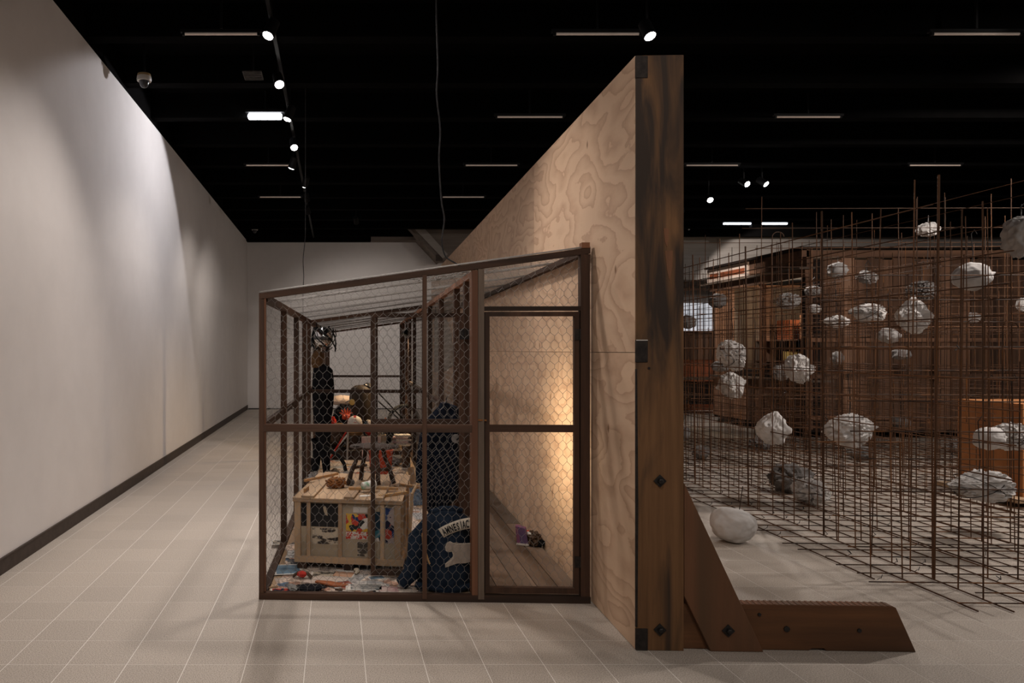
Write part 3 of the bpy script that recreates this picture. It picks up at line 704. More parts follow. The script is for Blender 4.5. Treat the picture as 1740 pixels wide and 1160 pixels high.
# tangle of wire ends in the roof
random.seed(21)
m = MB()
for q in range(9):
    a0 = 1.05+random.uniform(-.1,.1)
    m.tube([(a0+.5*t_/8, .34+.03*q/4+.03*math.sin(t_*.9+q), roof(a0+.5*t_/8)-.012-.028*math.sin(t_*.6+q*.7)**2) for t_ in range(9)], .0021, 4)
wire_obj(m, 'wire_offcut', cg)

# ------------------------------------------------------------------ things in the den
ZF = .0205
# loose printed pages
random.seed(17)
def sheet_mesh(wd, hd, curl, seed):
    mb = MB(); n = 5; vs = []
    for i in range(n+1):
        for j in range(n+1):
            x = (i/n-.5)*wd; y = (j/n-.5)*hd
            z = curl*max(0, noise.noise(Vector((x*5+seed, y*5, seed))))
            vs.append((x, y, z))
    fs = [(i*(n+1)+j, (i+1)*(n+1)+j, (i+1)*(n+1)+j+1, i*(n+1)+j+1) for i in range(n) for j in range(n)]
    mb.add(vs, fs); mb.sm = True
    me = bpy.data.meshes.new('printed_page'); me.from_pydata(mb.v, [], mb.f); me.materials.append(M['paper'])
    for p in me.polygons: p.use_smooth = True
    return me
SHEETS = [sheet_mesh(w_, h_, c_, i*3.3) for i, (w_, h_, c_) in enumerate(((.21,.297,.004),(.30,.42,.005),(.28,.21,.003),(.38,.29,.006),(.16,.22,.003),(.42,.30,.008)))]
zz = ZF+.0004
for k in range(260):
    b = .10 + (k/260)**1.15*8.6 if k < 210 else random.uniform(.1, 2.0)
    a = random.uniform(.20, AP-.22)
    me = random.choice(SHEETS)
    if b < .25: b = .25
    o = link('printed_page', me, None, W(a, b, zz), (0, 0, TH + random.choice((0, R(90))) + random.gauss(0, .22)))
    tag(o, 'printed magazine page lying loose on the floor of the mesh cage', 'page', 'loose pages carpeting the cage floor')
    zz += .00003
zz += .0004
PT = zz + .002

def spread(px, py, w_, h_, rz, m, label, inset=(.08,.08,.08,.08)):
    p = Pf(px, py, PT-.0012); t_ = thing('picture_page', label, 'page', p, rz, 'picture pages by the front rail')
    MB().box(-w_/2, w_/2, -h_/2, h_/2, 0, .0006).build('sheet', M['white_paint'], t_)
    MB().box(-w_/2+w_*inset[0], w_/2-w_*inset[1], -h_/2+h_*inset[2], h_/2-h_*inset[3], .0006, .0009).build('picture', M[m], t_)
spread(489, 967, .20, .24, .12, 'sky_print', 'white-edged page with a plain blue picture')
spread(549, 975, .17, .13, -.03, 'grey_print', 'small page with a dark landscape picture')
spread(585, 974, .15, .17, -.25, 'rust_print', 'page with a rust coloured picture', (.05,.05,.05,.3))
spread(622, 997, .27, .13, -.02, 'grey_photo', 'wide white-edged page with a grey photograph', (.12,.12,.1,.08))
spread(668, 1001, .22, .12, -.12, 'blush_print', 'page with a pinkish mottled picture')
spread(478, 1003, .14, .10, .1, 'blue_print', 'blue and red page in the front left corner')
spread(640, 981, .12, .07, .3, 'sky_print', 'bluish scrap of a page in front of the crate')
spread(474, 921, .12, .14, .05, 'grey_print', 'page with a brown picture beside the crate')
PT += .0003
# packing crate -------------------------------------------------------------
FL = Vector((-.296, 5.19)); cdir = Vector((.758, -.12)).normalized(); crz = math.atan2(cdir.y, cdir.x)
CW, CD, CZ0, CZ1 = .767, 1.05, .045, .5416-PT
ct = thing('packing_crate', 'slatted pine packing crate with pictures pasted on its front', 'crate', (FL.x, FL.y, PT), crz)
ct.location.x += .0
def cb(n, x0, x1, y0, y1, z0, z1, m): return MB().box(x0, x1, y0, y1, z0, z1).build(n, M[m], ct, bevel=.002)
for x in (0, CW-.045):
    for y in (0, CD-.04): cb('corner_post', x, x+.045, y, y+.04, CZ0, CZ1-.02, 'pine_z')
for x in (.088, .318, .53, .62): cb('slat', x, x+.028, .004, .024, CZ0+.04, CZ1-.02, 'pine_z')
cb('bottom_rail', .0, CW, -.004, .02, CZ0, CZ0+.045, 'pine_x')
cb('top_rail', -.012, CW+.01, -.008, .02, CZ1-.03, CZ1-.012, 'pine_x')
cb('panel', .03, CW-.03, .026, .036, CZ0+.02, CZ1-.022, 'crate_ply')
for x in (.0, CW-.012): cb('side_panel', x+(.004 if x == 0 else 0), x+.012, .04, CD-.04, CZ0+.02, CZ1-.022, 'crate_ply')
cb('back_panel', .03, CW-.03, CD-.03, CD-.02, CZ0+.02, CZ1-.022, 'crate_ply')
for y in (.30, .62): cb('side_slat', CW, CW+.018, y, y+.06, CZ0, CZ1-.02, 'pine_z')
cb('side_rail', CW, CW+.016, .0, CD, CZ0, CZ0+.06, 'pine_y')
for k in range(3): cb('skid', .02+k*.34, .09+k*.34, .0, CD, 0, CZ0, 'dark_wood')
for k in range(6):
    x0 = -.012+k*(CW+.024)/6
    cb('lid_board', x0+.001, x0+(CW+.024)/6-.001, -.012, CD+.005, CZ1-.012, CZ1, 'pine_y')
LT = CZ1+.016
for x0, wd, sk in ((.05,.095,.0), (.36,.075,.02), (.585,.06,.0)): 
    o = MB().box(0, wd, .0, CD-.02, 0, .016).build('batten', M['pine_y'], ct, (x0, -.008, CZ1), (0,0,-sk), bevel=.002)
def pasted(n, x0, x1, z0, z1, m, lab): 
    o = MB().box(x0, x1, .0235, .026, z0, z1).build(n, M[m], ct); o['label'] = lab; return o
pasted('picture', .046, .345, .30, .465, 'black_board', 'black board behind the crate slats')
c = MB(); c.prism([(.205,.445),(.225,.447),(.236,.405),(.24,.38),(.222,.385),(.212,.41)], .0215, .0235); c.build('pale_mark', M['crate_ply'], ct)
pasted('picture', .128, .318, .175, .29, 'wave_print', 'cream print with dark ink wash')
pasted('picture', .372, .53, .275, .40, 'cartoon', 'bright yellow and black comic print')
pasted('picture', .372, .54, .22, .272, 'red_print', 'print with red lettering')
pasted('picture', .424, .53, .41, .45, 'teal_print', 'teal strip')
pasted('picture', .455, .53, .10, .20, 'grey_print', 'small grey photograph')
pasted('picture', .56, .62, .21, .42, 'teal_print', 'teal and black print')
pasted('picture', .655, .715, .20, .45, 'blue_print', 'blue and red print')
pasted('picture', .32, .348, .235, .30, 'red_print', 'narrow red strip')
def on_crate(x, y, z=0.0): return ct.matrix_basis @ Vector((x, y, LT+z)) if False else Matrix.Translation(ct.location) @ Matrix.Rotation(crz, 4, 'Z') @ Vector((x, y, z))
TOPZ = CZ1 + .0005; BATZ = LT + .0005
# stool of rough branches
sp = on_crate(.50, .56, BATZ)
stl = thing('branch_stool', 'rough dark branch stool standing on the packing crate', 'stool', sp, crz+.1)
sh = .285
def wob(p, q, n, am, s):
    p, q = Vector(p), Vector(q); return [p.lerp(q, i/n)+Vector((noise.noise(Vector((i*.9, s, 0))), noise.noise(Vector((i*.9, s, 5))), 0))*am*(0 if i in (0, n) else 1) for i in range(n+1)]
for i, (x, y, tx, ty) in enumerate(((-.185,-.11,-.10,-.07),(-.09,.13,-.05,.07),(.055,-.10,.04,-.06),(.175,-.02,.09,.02))):
    zb = 0.0 if i != 1 else 0.0
    MB().tube(wob((x,y,zb), (tx,ty,sh-.02), 6, .012, i*3.1), [.017,.019,.017,.018,.016,.017,.018], 8).build('leg', M['dark_wood'], stl)
se = MB(); se.blob((.02,0,sh), (.20,.12,.024), 3, .14, 3, 2.0); se.build('seat', M['dark_wood'], stl)
MB().tube(wob((-.135,-.08,.13),(-.045,.11,.12),5,.01,9), .012, 7).build('stretcher', M['dark_wood'], stl)
MB().tube(wob((.05,-.085,.11),(.145,-.005,.12),5,.01,12), .012, 7).build('stretcher', M['dark_wood'], stl)
# things on the crate lid
p = on_crate(.245, .40, TOPZ)
t = tag(MB().blob((0,0,.038), (.075,.05,.042), 4, .35, 4, 3).build('fur_bundle', M['rust_fur'], None, p, (0,0,.3)), 'rusty brown furry bundle on the crate lid', 'bundle')
p = on_crate(.335, .52, TOPZ); tag(MB().blob((0,0,.022), (.034,.03,.025), 3, .4, 4, 5).build('grey_stone', M['head_dark'], None, p), 'small grey lump beside the furry bundle on the crate', 'stone')
p = on_crate(.505, .26, BATZ+.036)
cp = thing('paper_cup', 'white and green paper cup tipped on its side on the crate', 'cup', p, crz)
MB().lathe([(.022,-.05),(.027,-.045),(.036,.05),(.0385,.054),(.034,.05),(.024,-.04)], 20, axis=(.75,.55,.02)).build('cup_wall', M['cup'], cp)
MB().lathe([(.030,-.056),(.041,-.05),(.041,-.044),(.030,-.044)], 20, axis=(-.75,-.55,-.02)).build('lid', M['white_paint'], cp)
p = on_crate(.50, .115, TOPZ); tag(MB().prism([(-.05,-.02),(.01,-.03),(.05,.0),(.02,.03),(-.03,.02)], 0, .004, 'xy').build('paper_scrap', M['white_paint'], None, p, (0,0,.2)), 'torn white paper scrap in front of the paper cup', 'paper')
def stick(x, y, z, ln, rz, label, w_=.022, h_=.02, tilt=0.0, m='stick'):
    p = on_crate(x, y, z)
    return tag(MB().box(-ln/2, ln/2, -w_/2, w_/2, 0, h_).build('wood_stick', M[m], None, p, (0, tilt, crz+rz), bevel=.002), label, 'stick', 'wooden sticks on the crate')
stick(.44, .26, BATZ, .16, .1, 'yellow stick lying left against the paper cup')
stick(.64, .30, BATZ, .17, .0, 'yellow stick with a dark end right of the paper cup')
stick(.70, .16, TOPZ, .26, .75, 'yellow stick slanting over the front right corner of the crate')
stick(.075, .70, LT, .42, 1.05, 'long yellow stick along the left edge of the crate lid', .02)
stick(.80, .50, TOPZ, .20, -.6, 'short dark-ended stick by the rear stool leg', .018)
stick(.06, .14, BATZ, .11, 1.5, 'short stick near the front left corner of the crate', .014, .03)
# long bent stick leaning on the crate's right side
t = tag(MB().tube([on_crate(.80,.22,-.0), on_crate(.815,.26,.22), on_crate(.83,.30,.50), on_crate(.90,.50,.62)], [.014,.013,.012,.009], 7).build('bent_stick', M['pine'], None), 'long bent pale stick leaning on the right side of the crate', 'stick')
# papers and card beside the crate
def card(px, py, wd, ht, tilt, rz, m, name, label, cat, z=PT):
    p = Pf(px, py, z); o = MB().box(-wd/2, wd/2, -.002, .002, 0, ht).build(name, M[m], None, p, (tilt, 0, rz)); return tag(o, label, cat)
card(712, 858, .16, .22, -R(38), .3, 'paper', 'crumpled_paper_sheet', 'large mottled paper sheet propped beside the crate', 'paper')
card(703, 822, .09, .20, -R(20), .5, 'pine_z', 'card_offcut', 'tan card offcut standing behind the propped paper', 'card')
card(733, 874, .07, .18, -R(12), -.35, 'pine_z', 'tan_board', 'tan board corner showing below the black jacket', 'board')
card(701, 955, .10, .16, -R(30), .3, 'crate_ply', 'cardboard_piece', 'brown cardboard piece leaning at the right foot of the crate', 'cardboard')
# plank below jacket, thin pole
t = tag(MB().box(-.026,.026,-.01,.01,0,.56).build('pale_plank', M['stud_grey'], None, Pf(761, 962, PT), (0,0,0)), 'pale upright plank behind the denim jacket', 'plank')
t = tag(MB().tube([(0,0,0),(.004,0,.56)], .008, 8).build('thin_pole', M['pine'], None, Pf(785, 950, PT)), 'thin pale pole behind the denim jacket', 'pole')

# denim jacket sitting on the floor -------------------------------------------
JX0, JY, JZ = .36, 4.78, PT
dj = thing('denim_jacket', 'dark blue denim biker jacket propped up on the cage floor', 'jacket', (.735, JY, PT), TH)
def jfront(x, z):
    """front surface (towards the visitors) of the jacket in its own frame"""
    return -.075 - .05*math.cos(min(1, abs(x)/.24)*math.pi/2) + .010*noise.noise(Vector((x*9, z*7, 1.3))) + .05*max(0, (z-.44))/.1 * .8
def jw(z):
    return .17 + .03*math.cos(z*5) - (.10*((z-.42)/.10)**2 if z > .42 else 0) + .02*noise.noise(Vector((z*9, .4, 2)))
NZ, NX = 30, 26; vs = []; fs = []
for s in (0, 1):
    for j in range(NZ+1):
        z = .515*j/NZ
        for i in range(NX+1):
            x = (i/NX*2-1)*jw(z)
            e = (abs(i/NX*2-1))**3
            if s == 0: y = jfront(x, z)*(1-e) + .02*e
            else: y = .10*(1-e)+.02*e + .008*noise.noise(Vector((x*8, z*8, 9)))
            vs.append((x, y, z))
n1 = NX+1; off = (NZ+1)*n1
for s in (0, 1):
    for j in range(NZ):
        for i in range(NX):
            q = (j*n1+i, j*n1+i+1, (j+1)*n1+i+1, (j+1)*n1+i)
            fs.append(tuple(k+s*off for k in (q if s == 0 else q[::-1])))
for j in range(NZ): fs.append((j*n1, (j+1)*n1, off+(j+1)*n1, off+j*n1)); fs.append((j*n1+NX, off+j*n1+NX, off+(j+1)*n1+NX, (j+1)*n1+NX))
for i in range(NX): fs.append((NZ*n1+i, NZ*n1+i+1, off+NZ*n1+i+1, off+NZ*n1+i)); fs.append((i, off+i, off+i+1, i+1))
b_ = MB().add(vs, fs); b_.sm = True; b_.build('body', M['denim'], dj)
def fold(pts, rs, nm, m='denim'):
    o = MB(); o.tube(pts, rs, 12); 
    o.v = [tuple(Vector(v)+Vector((noise.noise(Vector(v)*14), noise.noise(Vector(v)*14+Vector((5,0,0))), 0))*.012) for v in o.v]
    o.build(nm, M[m], dj)
fold([(-.12,-.02,.42),(-.19,-.05,.33),(-.21,-.06,.2),(-.235,-.05,.10),(-.30,-.04,.03)], [.05,.06,.055,.055,.045], 'sleeve')
fold([(.10,.02,.43),(.18,.04,.33),(.20,.05,.2),(.19,.03,.06)], [.05,.055,.05,.05], 'sleeve')
fold([(-.10,.0,.495),(-.03,-.035,.512),(.05,-.025,.52),(.10,.0,.505)], [.018,.028,.026,.018], 'collar')
fold([(-.20,-.055,.03),(-.08,-.10,.02),(.05,-.105,.02),(.16,-.06,.03)], [.02,.022,.022,.02], 'waistband')
MB().tube([(-.165,-.105,.38),(-.16,-.125,.30),(-.135,-.137,.22),(-.12,-.137,.19)], [.006,.008,.008,.004], 8).build('strap', M['stick'], dj)
# arched name patch and lettering
AC = Vector((.16, .072)); R0, R1 = .343, .410
def on_jacket(x, z, lift): return (x, jfront(x, z)-lift, z)
pm = MB(); NA = 30; vs = []; fs = []
for k in range(NA+1):
    an = R(123.5 - 37.5*k/NA)
    for q in range(4):
        rr = R0+(R1-R0)*q/3; x, z = AC.x+rr*math.cos(an), AC.y+rr*math.sin(an)
        vs.append(on_jacket(x, z, .006))
for k in range(NA):
    for q in range(3): fs.append((k*4+q, (k+1)*4+q, (k+1)*4+q+1, k*4+q+1))
pm.add(vs, fs); po = pm.build('name_patch', M['cream_patch'], dj, smooth=True)
po.modifiers.new('thick', 'SOLIDIFY').thickness = .003; po['label'] = 'cream arched patch lettered AMNESIAC'
fc = bpy.data.curves.new('lettering', 'FONT'); dg = None
lm = MB()
word = 'AMNESIAC'
for i, ch in enumerate(word):
    cu = bpy.data.curves.new('glyph', 'FONT'); cu.body = ch; cu.size = 1.0; cu.align_x = 'CENTER'; cu.offset = .034; cu.resolution_u = 3
    go = bpy.data.objects.new('glyph', cu); COL.objects.link(go)
    dg = bpy.context.evaluated_depsgraph_get(); gm = bpy.data.meshes.new_from_object(go.evaluated_get(dg))
    wid = .72 if ch not in 'I' else .72
    step = 3.42; an0 = 120.2 - i*step - (.5 if i > 0 else 0) - (.7 if i > 1 else 0) + (.6 if i > 5 else 0)
    base = len(lm.v)
    for v in gm.vertices:
        u = v.co.x*.031; h_ = v.co.y*.064
        rr = R0+.010+h_; an = R(an0) - u/(R0+.03)
        lm.v.append(on_jacket(AC.x+rr*math.cos(an), AC.y+rr*math.sin(an), .0095))
    lm.f += [tuple(k+base for k in p.vertices) for p in gm.polygons]
    bpy.data.objects.remove(go); bpy.data.meshes.remove(gm)
lo_ = bpy.data.meshes.new('lettering'); lo_.from_pydata(lm.v, [], lm.f); lo_.materials.append(M['ink']); link('lettering', lo_, po)
# animal shaped patch
outl = [(-.035,.335),(-.015,.347),(.0,.338),(.03,.328),(.09,.332),(.155,.334),(.165,.30),(.165,.235),(.13,.215),(.09,.205),(.03,.207),(-.01,.195),(-.045,.182),(-.045,.205),(-.015,.220),(.002,.235),(.006,.262),(-.002,.285),(-.022,.282),(-.04,.288),(-.046,.312)]
bm = bmesh.new(); bv = [bm.verts.new((x+.025, 0, z-.012)) for x, z in outl]; f_ = bm.faces.new(bv)
bmesh.ops.triangulate(bm, faces=[f_]); bmesh.ops.subdivide_edges(bm, edges=bm.edges[:], cuts=2, use_grid_fill=True)
for v in bm.verts: v.co = Vector(on_jacket(v.co.x, v.co.z, .006+.002*noise.noise(v.co*60)))
me = bpy.data.meshes.new('beast_patch'); bm.to_mesh(me); bm.free(); me.materials.append(M['grey_patch'])
lp = link('beast_patch', me, dj); lp['label'] = 'grey animal-shaped patch'; lp.modifiers.new('thick', 'SOLIDIFY').thickness = .004
ob = MB()
ol = [(outl[i], outl[(i+1) % len(outl)]) for i in range(len(outl))]
pts = []
for (x0,z0),(x1,z1) in ol:
    for t_ in range(3): x = x0+(x1-x0)*t_/3+.025; z = z0+(z1-z0)*t_/3-.012; pts.append(on_jacket(x, z, .008))
ob.tube(pts, .0022, 5, closed=True); ob.build('stitching', M['cream_patch'], lp)
t = tag(MB().tube([(0,0,0),(.02,.0,.05),(.055,.01,.09)], .009, 7).build('short_iron_rod', M['iron'], None, Pf(797, 1001, PT)+Vector((0,.03,.009)), (0,0,.5)), 'short black rod by the hem of the denim jacket', 'rod')

# black jacket hanging on the inner door ----------------------------------------
hj = thing('black_jacket', 'black jacket hanging over the inner wire door', 'jacket', W(1.19, .565, 1.0), TH)
def drape(prof, y0, th, nm, m, seed, parent, nx=14):
    """garment hull from left/right outline per height"""
    vs = []; fs = []; nz = len(prof); n1 = nx+1
    for s in (0, 1):
        for j, (z, x0, x1) in enumerate(prof):
            for i in range(n1):
                u = i/nx; e = abs(u*2-1)**4
                x = x0+(x1-x0)*u
                y = y0 + (1 if s else -1)*th*(1-e) + .012*math.sin(x*60+seed)*(1-e)*(1-s) + .01*noise.noise(Vector((x*9, z*6, seed)))
                vs.append((x, y, z))
    off = nz*n1
    for s in (0, 1):
        for j in range(nz-1):
            for i in range(nx): fs.append(tuple(k+s*off for k in (j*n1+i, j*n1+i+1, (j+1)*n1+i+1, (j+1)*n1+i)))
    for j in range(nz-1): fs.append((j*n1, (j+1)*n1, off+(j+1)*n1, off+j*n1)); fs.append((j*n1+nx, off+j*n1+nx, off+(j+1)*n1+nx, (j+1)*n1+nx))
    for i in range(nx): fs.append((i, off+i, off+i+1, i+1)); fs.append(((nz-1)*n1+i, (nz-1)*n1+i+1, off+(nz-1)*n1+i+1, off+(nz-1)*n1+i))
    mb = MB().add(vs, fs); mb.sm = True; return mb.build(nm, M[m], parent)
S5 = 5.19/F
def zz_(py): return H-(py-CY)*S5-1.0
def xx_(px): return (px-CX)*S5 - W(1.19,.565).x
drape([(zz_(y), xx_(x0), xx_(x1)) for y, x0, x1 in ((872,728,742),(862,722,760),(845,716,778),(820,713,779),(790,712,780),(760,713,781),(735,716,783),(715,724,784),(700,735,783),(690,745,776),(684,748,760))], .05, .045, 'body', 'navy', 2.0, hj)
drape([(zz_(y), xx_(x0), xx_(x1)) for y, x0, x1 in ((820,707,715),(800,706,717),(770,709,722),(740,713,728),(715,720,736))], .06, .03, 'sleeve', 'navy', 5.0, hj, 6)
bd = MB(); bd.lathe([(.001,0),(.03,0),(.032,.003),(.028,.005),(.012,.005),(.001,.005)], 18, c=(xx_(772), -.014, zz_(743)), axis=(0,-1,0)); bd.build('badge', M['head_mid'], hj)
MB().tube([(xx_(758), .045, zz_(690)), (xx_(758), .045, zz_(684)+.03), (xx_(758), -.03, zz_(684)+.05)], .004, 6).build('hook', M['iron'], hj)

# scraps on the floor by the front rail -------------------------------------------
def fp(px, py, lift=0.0): return Pf(px, py, PT) + Vector((0, 0, lift))
kn = thing('red_tool', 'red-handled tool with dark bristles on the pages by the front rail', 'tool', fp(514, 981), -.4)
for i in range(7):
    an = random.uniform(0, 6.28); MB().tube([(0,0,.02),(.035*math.cos(an),.03*math.sin(an),.035),(.07*math.cos(an),.05*math.sin(an),.006)], .008, 6).build('bristle', M['leather'], kn)
MB().blob((0,-.01,.027), (.035,.026,.022), 3, .2, 3, 1).build('handle', M['scarlet'], kn)
t = MB(); t.prism([(-.09,.02),(.0,.035),(.13,-.0),(.10,-.035),(.04,-.05),(-.02,-.03),(-.10,-.005)], 0, .012, 'xy')
tag(t.build('leather_sheath', M['orange_leather'], None, fp(560, 992), (0,R(4),-.1), bevel=.003), 'flat orange-brown leather sheath on the pages', 'sheath')
kb = thing('knife', 'slim knife with a pale blade beside the leather sheath', 'knife', fp(582, 1004, .002), -.25)
MB().prism([(-.0,-.006),(.075,-.0),(.0,.008)], 0, .003, 'xy').build('blade', M['white_paint'], kb)
MB().box(-.05, .0, -.008, .008, 0, .012).build('handle', M['leather'], kb, bevel=.003)
tag(MB().blob((0,0,.012), (.105,.06,.014), 4, .35, 3, 4).build('black_rag', M['black_cloth'], None, fp(524, 1001)), 'crumpled black rag on the pages by the front rail', 'cloth')
tag(MB().blob((0,0,.016), (.03,.05,.018), 3, .4, 3, 6).build('grey_glove', M['grey_cloth'], None, fp(497, 1002), (0,0,.5)), 'limp grey glove beside the black rag', 'glove')
tag(MB().tube([(-.04,-.012,.006),(.03,.01,.009)], [.005,.007], 7).build('twig', M['pine'], None, fp(464, 999)), 'short pale twig in the front left corner of the cage', 'stick')
sk = thing('small_skull', 'tiny pale animal skull in front of the crate', 'skull', fp(606, 973))
MB().blob((0,0,.017), (.022,.026,.018), 3, .12, 2, 3).build('cranium', M['skull'], sk)
MB().blob((-.004,-.026,.010), (.010,.016,.009), 2).build('muzzle', M['skull'], sk)
for s in (-1, 1): MB().blob((s*.009-.004,-.019,.018), (.005,.004,.005), 2).build('eye_socket', M['ink'], sk)

# the standing figure ---------------------------------------------------------------
FY = 9.05
def fg(px, py, dy=0.0): v = P(px, py, FY); return Vector((v.x, FY+dy, v.z))
fo = fg(549, 803); fo.z = PT
mn = thing('costumed_figure', 'standing dummy in dark clothes with a scrap-metal helmet', 'mannequin', (fo.x, fo.y, PT))
def fl_(px, py, dy=0.0): v = fg(px, py, dy); return (v.x-fo.x, v.y-fo.y, v.z-PT)
def skin(nm, verts, edges, m, parent, sub=2):
    me = bpy.data.meshes.new(nm); me.from_pydata([v[0] for v in verts], edges, []); me.update()
    o = link(nm, me, parent)
    sk_ = o.modifiers.new('skin', 'SKIN')
    for i, v in enumerate(verts):
        me.skin_vertices[0].data[i].radius = (v[1], v[2] if len(v) > 2 else v[1])
    me.skin_vertices[0].data[0].use_root = True
    ss = o.modifiers.new('sub', 'SUBSURF'); ss.levels = sub; ss.render_levels = sub
    me.materials.append(m)
    for p in me.polygons: p.use_smooth = True
    sk_.use_smooth_shade = True
    return o
vb = [(fl_(548,722),.14,.10),(fl_(549,690),.15,.11),(fl_(549,655),.16,.12),(fl_(548,632),.14,.10),(fl_(541,616),.06,.07),
      (fl_(540,748,.05),.075,.07),(fl_(538,776,.06),.055,.055),(fl_(537,797,.06),.045,.05),(fl_(534,801,-.05),.035,.03),
      (fl_(551,748,-.03),.085,.08),(fl_(553,776,-.02),.065,.06),(fl_(555,797,-.02),.05,.055),(fl_(553,801,-.13),.035,.03),
      (fl_(538,634),.06,.06),(fl_(536,668,-.02),.045,.045),(fl_(537,700,-.05),.04,.04),(fl_(538,716,-.07),.03,.03),
      (fl_(559,634),.075,.07),(fl_(562,666,-.02),.05,.05),(fl_(560,698,-.05),.045,.045),(fl_(558,714,-.07),.03,.03)]
eb = [(0,1),(1,2),(2,3),(3,4),(0,5),(5,6),(6,7),(7,8),(0,9),(9,10),(10,11),(11,12),(3,13),(13,14),(14,15),(15,16),(3,17),(17,18),(18,19),(19,20)]
skin('body', vb, eb, M['black_cloth'], mn)
hx = Vector(fl_(540,612))
MB().blob(hx, (.08,.10,.125), 4, .18, 3, 2).build('fur_hood', M['fur'], mn)
hc = Vector(fl_(549,573))
MB().blob(hc, (.115,.115,.135), 4, .03, 3, 2).build('helmet', M['chrome'], mn)
MB().lathe([(.118,-.02),(.124,-.012),(.124,.012),(.118,.02)], 24, c=hc+Vector((0,0,-.02)), axis=(.1,.05,1)).build('helmet_band', M['steel'], mn)
random.seed(31)
for i in range(7):
    a0 = i*.9; r0 = .125
    pts = [hc+Vector((r0*(1+.10*k)*math.cos(a0+.35*k), r0*(1+.10*k)*math.sin(a0+.35*k), .12-.07*k+.03*math.sin(i+k))) for k in range(5)]
    MB().tube(pts, .010, 6).build('metal_tube', M['black_metal'], mn)
MB().lathe([(.03,0),(.03,.10),(.022,.11),(.022,.125)], 12, c=Vector(fl_(538,572))).build('valve', M['black_metal'], mn)
MB().lathe([(.006,0),(.006,.05),(.016,.055),(.016,.07)], 10, c=Vector(fl_(538,572))+Vector((0,0,.125))).build('valve_knob', M['black_metal'], mn)
MB().tube([fl_(560,590), fl_(568,578), fl_(571,570), fl_(570,560)], .008, 6).build('metal_hook', M['steel'], mn)
MB().tube([fl_(545,598), fl_(556,597), fl_(565,590)], .009, 6).build('metal_hook', M['steel'], mn)
MB().tube([fl_(547,600), fl_(547,612), fl_(545,620)], .008, 6).build('chin_strap', M['steel'], mn)
MB().tube([fl_(540,565), fl_(534,560), fl_(531,572), fl_(533,590)], .010, 6).build('metal_tube', M['black_metal'], mn)
for i in range(6):
    MB().blob(Vector(fl_(563-abs(i-2), 630+i*9)), (.018,.018,.022), 2, .3, 3, i).build('cloth_tatter', M['black_cloth'], mn)
# the dark hide torso on the heap
def ya(px, py, Y): v = P(px, py, Y); return v
tb = thing('hide_torso', 'dark hide torso shape with a bird-like head on the heap', 'sculpture', (ya(613,740,11.25).x, 11.25, PT+.1255+.2005))
zb = tb.location.z; xb = tb.location.x
pr = [(.10,0),(.155,.02),(.178,.25),(.185,.42),(.172,.60),(.150,.70),(.09,.745),(.04,.755)]
o = MB(); o.lathe(pr, 28); o.v = [(x*(1+.05*noise.noise(Vector((x*5,y*5,z*5)))), y*.75, z*.93) for x, y, z in o.v]; o.build('body', M['dark_hide'], tb)
def tl(px, py, dy=0.0): v = ya(px, py, 11.25); return (v.x-xb, dy, v.z-zb)
MB().blob(tl(625,655), (.07,.06,.042), 3, .3, 3, 2).build('skull_cap', M['steel'], tb)
MB().blob(tl(614,657), (.05,.04,.022), 3, .2, 3, 4).build('beak', M['rust_fur'], tb)
MB().lathe([(.001,0),(.044,0),(.048,.006),(.04,.010),(.001,.012)], 18, c=tl(598,682,-.125), axis=(-.4,-.9,0)).build('yellow_disc', M['yellow'], tb)
MB().tube([tl(598,678,-.1), tl(590,681,-.12), tl(586,683,-.12)], [.012,.009,.003], 7).build('spike', M['iron'], tb)

# heap at the rear of the den ---------------------------------------------------------
hp = thing('low_pallet', 'low dark pallet carrying the heap of finds', 'pallet', (W(.66, 5.75).x, W(.66, 5.75).y, PT), TH)
for k in range(7): MB().box(-.56+k*.165, -.42+k*.165, 0, 1.7, .10, .125).build('board', M['dark_wood'], hp)
for y in (0, .8, 1.6): MB().box(-.56, .57, y, y+.09, 0, .10).build('bearer', M['dark_wood'], hp)
HZ = PT+.1255
def heap(px, Y, z): return Vector(((px-CX)/F*Y, Y, z))
def lump(name, px, Y, z, rad, m, label, cat, amp=.25, seed=1.0, sub=4, rz=0.0, fr=2.5):
    o = MB().blob((0,0,rad[2]*(1+.25*amp)), rad, sub, amp, fr, seed).build(name, M[m], None, heap(px, Y, z), (0,0,rz)); return tag(o, label, cat)
def cube_thing(name, px, Y, z, dims, m, label, cat, rz=0.0, tilt=0.0):
    o = MB().box(-dims[0]/2, dims[0]/2, -dims[1]/2, dims[1]/2, 0, dims[2]).build(name, M[m], None, heap(px, Y, z), (tilt, 0, rz), bevel=.006); return tag(o, label, cat)
lump('dark_sack', 572, 10.75, HZ, (.16,.15,.13), 'leather', 'dark bulging sack at the left of the heap', 'sack', seed=2)
cube_thing('dark_box', 603, 10.68, HZ, (.27,.26,.19), 'dark_wood', 'dark wooden box under the tan basket', 'box')
cube_thing('torso_plinth', 613, 11.25, HZ, (.34,.26,.2), 'shack_dark', 'black box carrying the hide torso', 'box')
lump('grey_sack', 630, 10.62, HZ, (.08,.09,.09), 'head_mid', 'grey crumpled sack behind the stool legs', 'sack', seed=5)
lump('black_bundle', 585, 11.75, HZ, (.19,.19,.28), 'black_cloth', 'black bundle between the dummy and the torso', 'bundle', seed=6)
lump('pale_roll', 581, 11.75, HZ+.54, (.22,.10,.085), 'pink_board', 'pale pinkish roll lying on the black bundle', 'roll', .08, 7)
lump('brown_pouch', 575, 10.70, HZ+.25, (.105,.09,.055), 'fur', 'tan leather pouch on the dark sack', 'pouch', .2, 8)
lump('scarlet_cloth', 563, 11.03, HZ, (.085,.08,.21), 'scarlet', 'tall scarlet cloth bundle behind the dark sack', 'cloth', .3, 9)
